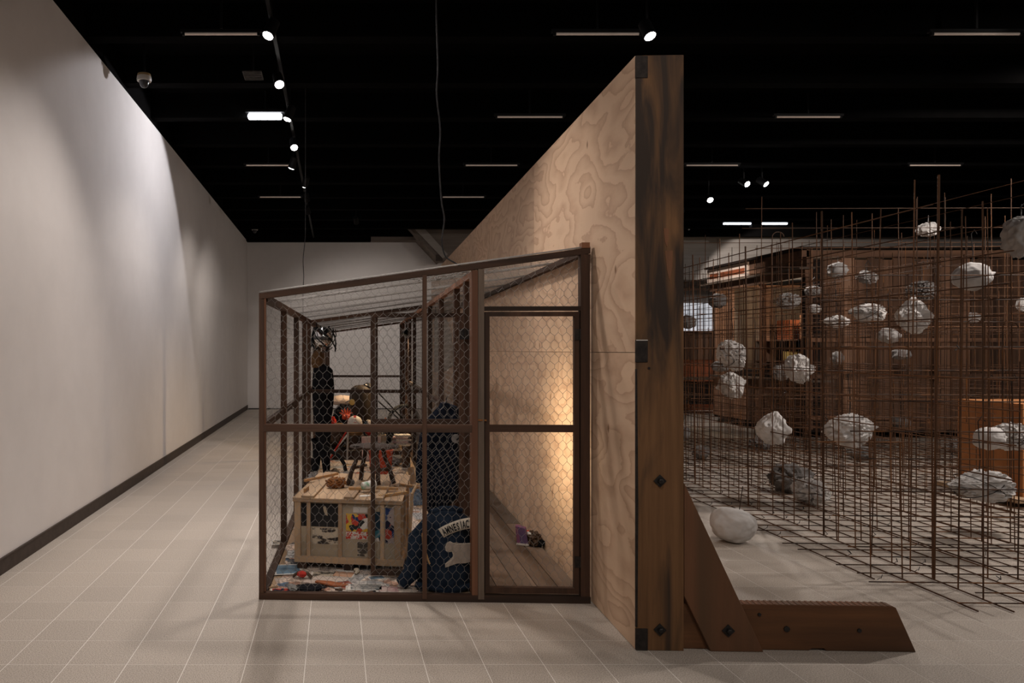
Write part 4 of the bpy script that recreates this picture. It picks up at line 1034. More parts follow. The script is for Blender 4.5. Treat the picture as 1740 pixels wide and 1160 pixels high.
hm = thing('striped_helmet', 'white helmet with a red stripe on top of the heap', 'helmet', heap(603, 10.68, HZ+.33))
MB().lathe([(.105,.0),(.112,.03),(.105,.075),(.08,.115),(.04,.138),(.005,.145)], 24).build('shell', M['white_paint'], hm)
st_ = MB()
for i in range(12):
    a0 = R(15+150*i/12); a1 = R(15+150*(i+1)/12)
    st_.add([(-.018, -.113*math.cos(a0), .146*math.sin(a0)**.8), (.018, -.113*math.cos(a0), .146*math.sin(a0)**.8), (.018, -.113*math.cos(a1), .146*math.sin(a1)**.8), (-.018, -.113*math.cos(a1), .146*math.sin(a1)**.8)], [(0,1,2,3)])
st_.build('stripe', M['scarlet'], hm)
MB().lathe([(.112,-.012),(.118,-.008),(.118,.008),(.112,.012)], 24).build('rim', M['scarlet'], hm)
bk = thing('wicker_basket', 'low tan basket under the striped helmet', 'basket', heap(603, 10.68, HZ+.1905))
MB().lathe([(.10,0),(.125,.06),(.135,.125),(.128,.125),(.115,.06),(.09,.012)], 24).build('bowl', M['stick'], bk)
for z in (.03,.06,.09,.12): MB().lathe([(.112+.2*z,z-.006),(.118+.2*z,z),(.112+.2*z,z+.006)], 24).build('weave_band', M['fur'], bk)
for i, (x0, y0, x1, y1, m, lab) in enumerate(((560,770,592,737,'white_paint','pale thin pole slanting across the heap'),(562,773,598,741,'steel','grey steel pole slanting across the heap'),(563,764,588,733,'scarlet','red pole slanting across the heap'))):
    p0 = ya(x0-3, y0, 10.34); p0.z = PT+.013; p1 = ya(x1, y1, 10.5+.0*i); p0.y -= .035*i; p1.y -= .035*i
    tag(MB().tube([p0, p1], .012, 8).build('slanting_pole', M[m], None), lab, 'pole', 'poles across the heap')
pg = P(590, 775, 10.35); tag(MB().tube([(pg.x, pg.y, PT), (pg.x+.01, pg.y, PT+.42)], .014, 8).build('grey_pole', M['head_mid'], None), 'upright grey pole in front of the heap', 'pole')
# red flower-like claws
cl_ = thing('red_claw', 'spiky scarlet claw sticking up behind the front rail', 'ornament', heap(588, 11.0, HZ))
random.seed(8)
MB().blob((0,0,.43), (.06,.05,.05), 3, .3, 3, 2).build('palm', M['red'], cl_)
MB().tube([(0,0,0),(0,0,.42)], .012, 8).build('stem', M['dark_wood'], cl_)
for i in range(6):
    an = R(20+i*28); MB().tube([(.03*math.cos(an),0,.44+.02*math.sin(an)), (.08*math.cos(an),-.01*i+.02,.46+.07*math.sin(an)), (.11*math.cos(an),0,.45+.12*math.sin(an))], [.018,.012,.003], 7).build('claw', M['red'], cl_)
# red bucket
rb = thing('red_bucket', 'bright orange-red bucket on the pages behind the stool', 'bucket', P(647, 808, 9.05)); rb.location.z = PT
MB().lathe([(.12,0),(.125,.01),(.155,.30),(.163,.31),(.163,.325),(.152,.325),(.115,.015)], 26).build('pail', M['red'], rb)
MB().lathe([(.137,.07),(.143,.075),(.145,.105),(.139,.108)], 26).build('dark_band', M['leather'], rb)
MB().tube([(.162*math.cos(R(a)), -.16*math.sin(R(a))*.35-.02, .31-.10*math.sin(R(a))) for a in range(0, 181, 15)], .005, 6).build('handle', M['iron'], rb)
# log stub and wood on the floor
p = P(690, 790, 9.7); tag(MB().lathe([(.058,0),(.06,.02),(.055,.15),(.062,.27),(.055,.285)], 14).build('log_stub', M['leather'], None, (p.x, p.y, PT)), 'upright brown log stub to the right of the red bucket', 'log')
p = P(571, 806, 8.85); lg = thing('fallen_log', 'small log with a pale sawn end beside the dummy', 'log', (p.x, p.y, PT+.05), .3)
MB().lathe([(.05,-.14),(.052,0),(.05,.14)], 14, axis=(.2,1,0)).build('bark', M['leather'], lg)
MB().lathe([(.001,-.143),(.046,-.143),(.046,-.140)], 14, axis=(.2,1,0)).build('sawn_end', M['fur'], lg)
p = P(534, 814, 8.5); tag(MB().blob((0,0,.06), (.075,.11,.07), 4, .4, 2.5, 3).build('grey_rag_bundle', M['head_mid'], None, (p.x, p.y, PT)), 'grey crumpled bundle by the dummy feet', 'bundle')
p = P(529, 790, 8.95); tag(MB().blob((0,0,.09), (.06,.08,.09), 3, .3, 2.5, 5).build('dark_boot', M['black_cloth'], None, (p.x-.02, p.y+.35, PT)), 'dark boot-like lump behind the dummy', 'boot')
# bent hose with grey end
hs = thing('bent_hose', 'black bent hose ending in a pale grey foot', 'hose', (P(594,812,8.3).x, 8.3, PT))
def hl(px, py, Y=8.3): v = P(px, py, Y); return (v.x-hs.location.x, Y-8.3, v.z-PT)
MB().tube([hl(552,758), hl(565,768), hl(576,774), hl(585,788), hl(588,803)], [.020,.022,.022,.022,.022], 10).build('pipe', M['black_metal'], hs)
MB().tube([hl(587,800), hl(590,809), hl(600,815)], [.030,.034,.028], 10).build('foot', M['head_mid'], hs)
# small coloured finds on the heap, right
for i in range(5):
    x = 680 if i % 2 else 684
    cube_thing('paper_stack', x, 11.0, HZ+i*.032, (.24,.18,.031), 'sign_print' if i % 2 else 'white_paint', ('lowest', 'second lowest', 'middle', 'second highest', 'topmost')[i] + ' pale bundle in the stack of papers on the pallet', 'paper', .1*((-1)**i))['group'] = 'stack of paper bundles'
sgn = MB(); sgn.prism([(-.09,0),(.09,0),(0,.17)], -.006, .006)
tag(sgn.build('warning_triangle', M['orange'], None, heap(655, 10.85, HZ+.265), (R(-6),0,0), bevel=.003), 'orange warning triangle on the heap behind the inner door', 'sign')
lump('dark_heap_bundle', 653, 10.9, HZ, (.12,.12,.12), 'black_cloth', 'low black bundle under the orange triangle', 'bundle', seed=12)
lump('red_hat', 630, 10.64, HZ+.185, (.08,.08,.06), 'scarlet', 'red hat on the heap left of the inner door', 'hat', .2, 13)
lump('teal_bag', 626, 10.93, HZ, (.08,.08,.19), 'teal_print', 'dark teal bag beside the red hat', 'bag', .2, 14)
cube_thing('printed_board', 632, 10.27, PT, (.28,.02,.34), 'sign_print', 'pink and white printed board leaning on the heap', 'board', .1, R(-14))
cube_thing('shoe_box', 646, 10.58, HZ, (.17,.16,.21), 'crate_ply', 'plain card box under the whitish shoe', 'box')
lump('white_shoe', 643, 10.58, HZ+.2105, (.05,.09,.075), 'white_paint', 'whitish shoe on the heap beside the inner door', 'shoe', .2, 15)
g_ = thing('ring_coil', 'small grey coil standing on the card box beside the shoe', 'coil', heap(650, 10.60, HZ+.215))
for k in range(3): MB().tube([(.05*math.cos(R(a)), -.015*k, .05+.05*math.sin(R(a))) for a in range(0, 360, 20)], .008, 6, closed=True).build('loop', M['steel'], g_)
lump('dark_floor_bundle', 673, 9.9, PT, (.10,.10,.06), 'head_dark', 'dark flat bundle on the pages behind the log stub', 'bundle', .3, 16)
# bicycle wheel and rods
wh = thing('old_bicycle', 'front half of an old black bicycle at the rear of the den', 'bicycle', P(686, 716, 11.7))
wh.rotation_euler = (0, 0, .25)
MB().tube([(.26*math.cos(R(a)), 0, .26*math.sin(R(a))) for a in range(0, 360, 10)], .028, 10, closed=True).build('tyre', M['rubber'], wh)
MB().tube([(.235*math.cos(R(a)), 0, .235*math.sin(R(a))) for a in range(0, 360, 10)], .010, 8, closed=True).build('rim', M['steel'], wh)
MB().lathe([(.02,-.04),(.02,.04)], 12, axis=(0,1,0)).build('hub', M['steel'], wh)
for k in range(18): MB().tube([(.018*math.cos(k*.349), .02*(-1)**k, .018*math.sin(k*.349)), (.232*math.cos(k*.349+.2), 0, .232*math.sin(k*.349+.2))], .0022, 4).build('spoke', M['steel'], wh)
ws = P(686, 716, 11.7)
tag(MB().box(-.12,.12,-.05,.05,0,max(.05, ws.z-.30-HZ)).build('wheel_chock', M['dark_wood'], None, (ws.x, ws.y, HZ), bevel=.005), 'dark wood block under the bicycle tyre', 'block')
for i, (x0, y0, x1, y1) in enumerate(((640,667,684,712),(636,676,684,716))):
    q0 = P(x0, y0, 11.7)-ws; q1 = P(x1, y1, 11.7)-ws
    yy = .05 if i else -.05
    MB().tube([(q0.x, yy, q0.z), (q1.x, yy, q1.z)], .011, 8).build('frame_tube', M['black_metal'], wh)
# grey tarp hanging in the corridor, shoes, bulb lamps
tp = thing('grey_tarp', 'grey tarp hanging in the plank corridor against the plywood', 'tarp', (0,0,0))
TY = 8.3
rows = [(540,740,752),(545,738,760),(560,738,765),(575,738,768),(590,738,770),(605,738,771),(615,738,771),(622,738,770),(632,738,755)]
tp.location = (W(1.85,0).x + .037*(TY-4.6), TY, 0)
drape([(P(0,y,TY).z, P(x0,y,TY).x-tp.location.x, P(x1,y,TY).x-tp.location.x) for y, x0, x1 in rows[::-1]], 0, .02, 'cloth', 'grey_cloth', 3.0, tp)
MB().tube([(P(740,0,TY).x-tp.location.x, 0, P(0,541,TY).z), (P(740,0,TY).x-tp.location.x, 0, 2.1)], .004, 6).build('cord', M['iron'], tp)
cz = .030
p = Pf(889, 924, cz); pu = thing('purple_box', 'small purple and pink printed box on the corridor planks', 'box', p, -.35)
b_ = MB(); b_.prism([(-.045,.0),(.045,.0),(.02,.135),(-.06,.15)], -.035, .03); b_.build('box', M['magenta'], pu, bevel=.004)
MB().prism([(-.015,.004),(.046,.004),(.021,.132),(-.04,.145)], -.038, -.035).build('cover', M['purple'], pu)
MB().box(-.05, .05, -.045, -.036, .0, .014).build('pale_edge', M['white_paint'], pu)
p = Pf(909, 926, cz); du = thing('dark_boots', 'dark scrunched boot bundle against the plywood in the corridor', 'boots', p)
MB().blob((-.005,.01,.05), (.058,.075,.055), 4, .45, 3, 3).build('boot', M['leather'], du)
MB().blob((.03,-.03,.03), (.035,.04,.03), 3, .4, 3, 6).build('toe', M['black_cloth'], du)
MB().blob((-.03,.09,.075), (.035,.03,.02), 3, .3, 3, 7).build('red_tongue', M['scarlet'], du)
MB().blob((-.035,.03,.085), (.022,.04,.014), 3, .3, 3, 8).build('green_lining', M['cup'], du)
def lampthing(name, label, loc, aim, watt, cone, hide_r=.03, col=(1,.70,.40)):
    t = thing(name, label, 'lamp', loc)
    d = Vector(aim).normalized()
    MB().lathe([(.018,-.10),(.022,-.06),(.05,.02),(.054,.02),(.026,-.06),(.022,-.105)], 18, axis=d).build('shade', M['black_metal'], t)
    MB().blob(d*-.02, (.02,.02,.02), 3).build('bulb', M['bulb'], t)
    MB().tube([-d*.10, Vector((-.03, 0, -.02))-d*.10], .006, 6).build('clamp', M['iron'], t)
    li = bpy.data.lights.new('lamp_beam', 'SPOT'); li.energy = watt; li.color = col; li.spot_size = R(cone); li.spot_blend = .9; li.shadow_soft_size = .03
    lo = bpy.data.objects.new('lamp_beam', li); COL.objects.link(lo); lo.parent = t; lo.location = d*.03
    lo.rotation_euler = d.to_track_quat('-Z', 'Y').to_euler(); return t
lampthing('clamp_lamp', 'small clamp lamp behind the grey stud lighting the plywood', W(1.46, .56, .98), (.9, .10, -.02), 34, 125, col=(1,.79,.52))
lampthing('clamp_lamp', 'small clamp lamp high on the partition at the rear of the den', W(1.33, 6.6, 1.86), (-.45, -.15, -.85), 130, 140)

# cables from the ceiling -----------------------------------------------------------------
def cable(name, pts, r, label):
    pts = [Vector(p) for p in pts]; sm_ = []
    for i in range(len(pts)-1):
        p0 = pts[max(i-1,0)]; p1 = pts[i]; p2 = pts[i+1]; p3 = pts[min(i+2,len(pts)-1)]
        for k in range(6):
            t_ = k/6; sm_.append(.5*((2*p1)+(p2-p0)*t_+(2*p0-5*p1+4*p2-p3)*t_*t_+(3*p1-p0-3*p2+p3)*t_**3))
    sm_.append(pts[-1]); return tag(MB().tube(sm_, r, 7).build(name, M['rubber'], None), label, 'cable')
CBY = 5.15
cc = lambda px, py, dy=0.0: P(px, py, CBY)
top = P(741, -40, CBY); top.z = 4.96; top.x = cc(740, -100).x
cable('power_cable', [top, cc(741,0), cc(744,110), cc(742,160), cc(748,220), cc(746,270), cc(750,340), cc(755,372), cc(751,410), cc(757,435), cc(772,446), cc(786,454), W(1.40,.5,roof(1.40)-.0), W(1.425,.5,1.9), W(1.43,.55,1.1)], .0055, 'black power cable dropping from the ceiling into the cage roof')
q = 8.8
cable('thin_wire', [P(520,-60,q)*1.0 if False else Vector((P(519,200,q).x, q, 4.96)), P(519,372,q), P(518,410,q), P(515,440,q), P(516,470,q), P(515,492,q), Vector((P(515,525,q).x, q, 1.97))], .0045, 'thin black wire hanging from the ceiling beside the back wall')

# ------------------------------------------------------------------ rebar lattice
random.seed(101)
rl = thing('rebar_lattice', 'large lattice of rusty reinforcing rods standing on the floor', 'lattice', W(4.63, 0), TH)
rod_me = MB().tube([(0,0,0),(0,0,1)], 1.0, 6).mesh('rod', M['rebar'])
RODS = []                                           # p, q in lattice frame, radius
def rod(p, q, r=.0048): RODS.append((Vector(p), Vector(q), r))
G = .2
B0, B1 = -.05, 8.4
AW = 5.4
rw = lambda s: random.gauss(0, s)
# floor mat
for k in range(-2, int(AW/G)+1):
    rod((k*G+rw(.01), B0+random.uniform(-.10,.25)+(.35 if k == -2 else .0), .010), (k*G+rw(.02), B1+random.uniform(-.2,.2), .010))
for k in range(int((B1-B0)/G)+1):
    rod((-.4-random.uniform(0,.16) if k > 1 else random.uniform(-.3,.2), B0+.1+k*G+rw(.008), .0195), (AW+random.uniform(-.2,.2), B0+.1+k*G+rw(.015), .0195))
# walls running away from the visitor
for ai, (a, b0, b1, hh) in enumerate(((0, .14, 8.4, 2.72), (.6, 2.0, 8.4, 2.3), (1.2, .9, 8.4, 2.95), (1.8, 2.4, 8.4, 2.2), (2.4, .5, 8.4, 3.2), (3.1, 1.5, 8.4, 2.6), (3.8, .8, 8.4, 3.1), (4.6, .8, 8.4, 2.7))):
    n = int((b1-b0)/G)
    for k in range(n+1):
        if ai and random.random() < .35: continue
        z1 = hh + random.uniform(-.22,.16)
        if random.random() < .15: z1 -= random.uniform(.3, 1.0)
        b = b0+k*G
        rod((a+rw(.006), b+rw(.01), .006), (a+rw(.02), b+rw(.015), z1), .0085 if (k % 6 == 2 and ai == 0) else (.0048 if ai == 0 else .0038))
    for k in range(1, int(hh/G)+1):
        if ai and random.random() < .35: continue
        z = k*G+.02
        c0 = b0-random.uniform(.03,.25); c1 = b1+random.uniform(-.3,.2)
        if z > hh-.5: c0 += random.uniform(0, .8)
        if random.random() < .3 and ai == 0:
            mdl = random.uniform(c0+2, c1-2); rod((a+.008, c0, z), (a+.008, mdl, z)); rod((a+.008, mdl-.3, z+.012), (a+.008, c1, z+.012))
        else: rod((a+.008+rw(.004), c0, z+rw(.01)), (a+.008, c1, z+rw(.01)), .0048 if ai == 0 else .0036)
# walls across
for bi, (b, a0, a1, hh) in enumerate(((.57, -.4, 5.2, 1.55), (1.57, .0, 5.2, 2.3), (2.75, .0, 5.2, 3.05), (4.0, .0, 5.2, 2.3), (4.6, .0, 5.2, 2.2), (5.2, .0, 5.2, 3.0), (6.6, .0, 5.2, 2.5), (8.0, .0, 5.2, 2.75))):
    n = int((a1-a0)/G)
    for k in range(n+1):
        if random.random() < (.08 if bi < 2 else .25): continue
        z1 = hh+random.uniform(-.3,.2)
        if a0+k*G < -.1: z1 = random.uniform(.7, 1.1) if bi == 0 else z1
        rod((a0+k*G+rw(.008), b+rw(.01), .006), (a0+k*G+rw(.02), b+rw(.02), z1), .0046 if bi < 2 else .0038)
    for k in range(1, int(hh/G)+1):
        if random.random() < (.1 if bi < 2 else .3): continue
        z = k*G+.03
        rod((a0-random.uniform(.0,.22)+.05, b+.009, z+rw(.008)), (a1+random.uniform(-.3,.1), b+.009, z+rw(.012)), .0046 if bi < 2 else .0035)
# hooks and stray rods
def rank(t):
    p, q, r = t; m_ = (p+q)/2; ww = MW @ Vector((m_.x+4.63, m_.y, m_.z)); 
    if ww.x/ww.y*F+CX > 1850: return 1e3
    return ww.y - (p-q).length*.15
RODS.sort(key=rank)
Zax = Vector((0,0,1))
for p, q, r in RODS[:300]:
    d = q-p; o = link('rebar_rod', rod_me, rl)
    o.rotation_mode = 'QUATERNION'; o.rotation_quaternion = Zax.rotation_difference(d.normalized()); o.location = p; o.scale = (r, r, d.length)
m = MB()
for p, q, r in RODS[300:]: m.tube([p, q], r, 5)
m.build('rebar_rods_beyond', M['rebar'], rl, kind='stuff')
m = MB()
for k in range(70):                                     # twisted tie wires at the crossings
    a = random.choice((-.4,-.2,0,0,0,.2,.4,.8)); b = .1+random.randint(0,24)*G; z = .018 if random.random() < .8 else random.randint(1,8)*G
    m.tube([(a-.012,b,z),(a+.012,b+.01,z+.008),(a+.004,b-.012,z+.012),(a+random.uniform(-.02,.02),b+random.uniform(-.02,.02),z+.035)], .0028, 4)
m.build('tie_wires', M['iron'], rl, kind='stuff')
for (px, py, Y) in ((1322,402,7.6),(1656,553,5.6),(1717,557,5.7)):
    c_ = loc_of(P(px, py, Y)); c_ = Vector((c_.x-4.63, c_.y, c_.z))
    pts = [c_+Vector((-.06,0,-.75))] + [c_+Vector((-.06*math.cos(R(a)), 0, .05*math.sin(R(a)))) for a in range(0, 200, 20)]
    MB().tube(pts, .005, 6).build('bent_rod', M['rebar'], rl)

# ------------------------------------------------------------------ cement heads
def head_fn(style, seed, shape=None):
    def fn(p):
        k = 1.0; x, y, z = p
        k += noise.fractal(p*1.5+Vector((seed,0,-seed)), 1.0, 2.0, 3)*.12
        if style in ('face', 'crumple', 'grin'):        # sharp folds of the soft mould
            am = {'crumple': .20, 'face': .13, 'grin': .05}[style]
            for fr, w_ in ((1.6, 1.0), (3.1, .6)):
                cr = abs(noise.noise(p*fr+Vector((0,seed*1.3,seed))))
                k -= am*w_*math.exp(-(cr/.075)**2)
                k += am*.5*w_*math.exp(-((cr-.17)/.09)**2)
        if style in ('face', 'grin'):
            def bump_(c, s_, a_):
                nonlocal k
                d2 = (p-Vector(c).normalized()).length_squared; k += a_*math.exp(-d2/(s_*s_))
            bump_((.0,-1,.08), .15, .26); bump_((0,-1,-.12), .15, .24)
            bump_((-.42,-.85,.28), .18, -.30); bump_((.42,-.85,.28), .18, -.30)
            bump_((-.38,-.85,.52), .2, .12); bump_((.38,-.85,.52), .2, .12)
            for q in (-.3, -.1, .1, .3): bump_((q,-.9,-.52-.3*q*q), .11, -.20)
            bump_((0,-.85,-.40), .14, .10); bump_((0,-.75,-.78), .2, .14)
            bump_((.95,.0,.1), .15, .28); bump_((-.95,.0,.1), .15, .28)
            bump_((.98,.15,.12), .07, -.3); bump_((-.98,-.15,.12), .07, -.3)
        if style == 'egg': k += .02*noise.noise(p*6)
        if style == 'rough': k += .16*noise.fractal(p*2.6+Vector((seed,seed,0)), 1, 2, 4)
        q = p*k
        return q
    return fn
SHAPES = {16: 'crown', 15: 'snout', 23: 'snout', 2: 'crown', 3: 'jaw', 4: 'jaw', 8: 'jaw', 19: 'knot', 24: 'knot', 13: 'snout', 22: 'jaw', 20: 'jaw'}
HEADS = [
 # px, py, half width px, half height px, Y (None: from its size), style, material, turn, roll, label
 (1246, 900, 36, 30, 6.02, 'egg', 'head', .4, .05, 'smooth egg-like cement head on the floor tiles outside the lattice'),
 (1377, 843, 27, 20, None, 'crumple', 'head', -.6, .1, 'pale cement head lying on the floor mat before a crumpled dark bundle'),
 (1313, 726, 24, 28, None, 'grin', 'head', .5, .15, 'pale cement head with a grinning mouth hung low near a thick rod'),
 (1242, 656, 19, 22, None, 'face', 'head', -.5, -.3, 'pale cement head hung directly beneath another slanted pale head'),
 (1244, 604, 20, 25, None, 'crumple', 'head', .3, -.35, 'slanted wrinkled cement head hung above another pale head near the shack corner'),
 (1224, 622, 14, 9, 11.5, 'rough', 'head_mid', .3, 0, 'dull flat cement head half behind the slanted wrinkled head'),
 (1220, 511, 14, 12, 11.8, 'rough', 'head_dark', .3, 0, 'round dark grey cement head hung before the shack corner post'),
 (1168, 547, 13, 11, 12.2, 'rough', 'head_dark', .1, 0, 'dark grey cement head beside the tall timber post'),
 (1356, 627, 20, 24, None, 'face', 'head', .7, -.2, 'pale bowed cement head hung in front of the shack counter'),
 (1327, 633, 13, 14, 11.8, 'rough', 'head_mid', .2, .4, 'dull wedge-shaped cement lump behind the bowed pale head'),
 (1340, 511, 17, 13, None, 'crumple', 'head_mid', .5, .1, 'grey wire-wrapped cement head in front of the shack window'),
 (1382, 494, 13, 8, 11.2, 'crumple', 'head_mid', .5, 0, 'small flat grey cement head beside the black shack post'),
 (1384, 525, 10, 8, 11.9, 'face', 'head', .5, 0, 'small pale cement head right of the black shack post'),
 (1420, 546, 20, 10, 8.6, 'crumple', 'head', -.3, .05, 'flat pale cement head bound with dark strings'),
 (1423, 459, 15, 13, 10.5, 'rough', 'head_mid', .3, .1, 'grey cement head hung before the pale shack plank'),
 (1472, 532, 27, 16, 7.4, 'crumple', 'head', -1.0, .12, 'long pale cement head lying sideways with a folded snout'),
 (1552, 535, 24, 28, 7.0, 'face', 'head', .2, 0, 'brightest cement head with a clear frowning face and pointed crown'),
 (1577, 390, 16, 12, 9.6, 'face', 'head', .5, 0, 'pale cement head hung highest above the shack roof'),
 (1473, 471, 16, 10, 10.5, 'crumple', 'head_mid', .4, .2, 'small half-dark cement head with a torn end'),
 (1652, 470, 28, 23, 6.8, 'egg', 'head_mid', .4, -.1, 'big smooth dusky cement head with a knotted end'),
 (1735, 402, 24, 34, 5.6, 'rough', 'head_mid', .2, .2, 'large dusky cement head hung high at the far end of the lattice'),
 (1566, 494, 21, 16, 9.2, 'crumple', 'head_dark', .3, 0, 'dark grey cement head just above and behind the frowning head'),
 (1443, 732, 34, 28, 6.4, 'face', 'head', -.8, -.25, 'big pale cement head with an open ear hole facing sideways'),
 (1664, 825, 47, 25, 5.6, 'crumple', 'head', -.9, .0, 'long pale cement head with a pointed snout hung low over the mat'),
 (1681, 745, 23, 20, 6.1, 'egg', 'head', .5, .0, 'smooth pale cement head touching a wrapped one beside the orange box'),
 (1720, 741, 28, 22, 6.3, 'crumple', 'head', .2, .0, 'wrapped pale cement head in front of the orange box'),
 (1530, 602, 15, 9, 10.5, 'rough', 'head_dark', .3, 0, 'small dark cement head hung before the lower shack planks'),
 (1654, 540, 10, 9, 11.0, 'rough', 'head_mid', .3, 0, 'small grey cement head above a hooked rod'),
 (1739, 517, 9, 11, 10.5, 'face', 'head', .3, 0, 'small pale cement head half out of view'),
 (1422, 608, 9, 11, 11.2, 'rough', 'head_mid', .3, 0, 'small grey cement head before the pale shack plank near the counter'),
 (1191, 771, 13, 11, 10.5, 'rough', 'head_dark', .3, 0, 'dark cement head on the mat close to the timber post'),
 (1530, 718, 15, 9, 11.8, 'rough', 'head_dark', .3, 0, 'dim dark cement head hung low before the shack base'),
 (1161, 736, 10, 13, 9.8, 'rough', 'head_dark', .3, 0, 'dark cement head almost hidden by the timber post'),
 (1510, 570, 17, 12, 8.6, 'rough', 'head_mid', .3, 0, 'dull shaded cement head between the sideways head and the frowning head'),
]
for i, (px, py, rw_, rh, Y, sty, mm, turn, roll, lab) in enumerate(HEADS):
    if Y is None: Y = min(9.8, .163*F/max(rw_, rh))
    c = P(px, py, Y); rx = rw_/F*Y; rz = rh/F*Y
    ground = i in (0, 1, 30)
    if i == 1: Y = 7.45; c = P(px, py, Y); rx = rw_/F*Y; rz = rh/F*Y
    if ground: c.z = rz*.96 + (0.0 if i == 0 else .024)
    ry = (rx+rz)/2*1.02
    o = MB().blob((0,0,0), (1,1,1), 5 if rw_ > 18 else 4, 0, 1, 0, head_fn(sty, i*2.37+1, None))
    SH = SHAPES.get(i)
    Rt = Matrix.Rotation(turn, 3, 'Z')
    Rr = Matrix.Rotation(roll, 3, 'Y')
    if SH:
        nv = []
        for v in o.v:
            q = Rt @ Vector(v); L = q.length
            if SH == 'crown' and q.z > -.1: f = 1-.42*(q.z+.1); q.x *= f; q.y *= f
            elif SH == 'snout' and q.x < .1: f = 1-.5*(.1-q.x); q.z = q.z*f; q.y *= f
            elif SH == 'jaw' and q.z < .1: f = 1-.35*(.1-q.z); q.x *= f
            elif SH == 'knot': q += Vector((.32,0,.05))*math.exp(-(q/L-Vector((.99,-.1,.1))).length_squared/.02)
            nv.append(tuple(Rt.inverted() @ q))
        o.v = nv
    o.v = [tuple(Rr @ Vector(((Rt @ Vector(v)).x*rx, (Rt @ Vector(v)).y*ry, (Rt @ Vector(v)).z*rz))) for v in o.v]
    hd = tag(o.build('cement_head', M[mm], None, c), lab, 'cement head', 'cast cement heads in the lattice')
    if not ground:
        k = MB(); zt = min(2.7, c.z+.5)-c.z
        k.tube([(.02,0,rz*.75),(.0,.0,rz*1.05),(.015,.01,rz+.10),(-.01,0,zt),(.02,0,zt+.04),(.045,0,zt)], .0035, 5); k.build('hanging_wire', M['iron'], hd)
    else:
        if i == 0:
            k = MB(); k.tube([(.05,0,rz*.8),(.09,.02,rz+.17)], .004, 6); k.build('iron_stub', M['rebar'], hd)
    if sty == 'crumple' and rw_ > 18:                    # binding wires round the wrapped heads
        for q in range(3):
            an = R(-50+q*50)
            pts = []
            for t_ in range(24):
                u = t_/24*6.283; v = Vector((math.cos(an)*math.cos(u), math.sin(u), math.sin(an)*math.cos(u)))
                pts.append((v.x*rx*1.0, v.y*ry*1.0, v.z*rz*1.0))
            MB().tube(pts, .003, 5, closed=True).build('binding_wire', M['iron'], hd)
p = Pf(1359, 838, .024)
tag(MB().blob((0,0,.14), (.22,.18,.15), 5, .28, 3.0, 9).build('crumpled_bundle', M['head_dark'], None, (p.x, p.y+.15, .026)), 'dark crumpled bundle on the rod mat behind a pale head', 'bundle')

# ------------------------------------------------------------------ timber shack behind the lattice
SX, SY0, SY1, SZ = 8.5, 13.0, 16.2, 3.2
sh_ = thing('timber_shack', 'large brown plank shack with an open side counter behind the lattice', 'shack', (SX, SY0, 0))
def sb(n, x0, x1, y0, y1, z0, z1, m): return MB().box(x0, x1, y0, y1, z0, z1).build(n, M[m], sh_)
sb('base', 0.02, 6.5, .02, 3.2, .12, .16, 'shack_dark')
for x in (.3, 2, 4, 6): sb('block', x, x+.2, .2, .4, 0, .12, 'shack_dark')
random.seed(77)
# side wall with counter opening
n = 20
for k in range(n):
    y0 = k*3.2/n; sb('side_plank', random.uniform(0,.012), .035, y0+.004, y0+3.2/n-.004, .16, 1.02, 'shack_pale' if k in (12,13,14,16,17,18) else 'shack_z')
sb('counter_top', -.10, .5, .0, 3.2, 1.02, 1.06, 'stud_grey')
for y in (.0, 1.35, 2.5, 3.1): sb('side_post', .0, .09, y, y+.09, 1.06, 2.95, 'shack_z')
sb('side_post', -.02, .0, .0, .09, .16, 3.0, 'shack_dark')
sb('side_header', -.05, .06, -.05, 3.25, 2.92, 3.06, 'shack_x')
sb('eaves', -.18, .10, -.1, 3.4, 3.06, 3.10, 'stud_grey')
sb('parapet', -.02, .05, -.05, 1.75, 3.10, 3.42, 'shack_x')
sb('sign_board', -.03, .04, 1.8, 3.4, 3.11, 3.42, 'pink_board')
sb('sign_bar', -.036, -.03, 1.9, 2.85, 3.20, 3.31, 'brick_red'); sb('sign_bar', -.036, -.03, 2.92, 3.28, 3.20, 3.31, 'brick_red')
# front wall of planks
x = .0; k = 0
while x < 6.3:
    wd = random.uniform(.13,.24); top_ = 3.25+random.uniform(-.02,.04)
    mm = 'shack_pale' if (.38 < x < .72 and k % 2 == 0) else 'shack_z'
    if .08 < x < .2: mm = 'shack_dark'
    sb('front_plank', x+.004, x+wd-.004, random.uniform(0,.02), .045, .16, top_, mm); x += wd; k += 1
for z in (.35, 1.1, 1.75, 2.55): sb('front_batten', .0, 6.3, -.03, .0, z, z+.07, 'shack_x')
sb('front_header', -.1, 6.4, -.05, .06, 3.28, 3.40, 'shack_x')
sb('back_wall', 0, 6.4, 3.15, 3.2, .16, 3.06, 'shack_x')
n = 14
for k in range(n): sb('rear_plank', .1+k*.3, .1+k*.3+.29, 3.1, 3.14, .16, 3.0, 'stud_grey' if k % 3 else 'shack_z')
sb('roof', -.15, 6.4, -.1, 3.3, 3.42, 3.46, 'shack_dark')
sb('inner_wall', 1.9, 1.94, .05, 3.1, .16, 3.05, 'stud_grey')
for z in (1.35, 1.8): sb('shelf', .9, 1.9, 1.2, 3.1, z, z+.03, 'shack_x')
def inshack(n, x, y, z, dx, dy, dz, m, lab, cat): return tag(MB().box(-dx/2, dx/2, -dy/2, dy/2, 0, dz).build(n, M[m], None, (SX+x, SY0+y, z), (0,0,.1), bevel=.01), lab, cat)
inshack('wooden_chest', 1.3, 1.7, 1.832, .3, .5, .5, 'shack_z', 'dark wooden chest on the shack shelf', 'chest')
inshack('small_cabinet', 1.35, 2.6, 1.832, .3, .4, .42, 'brick_red', 'reddish cabinet on the shack shelf', 'cabinet')
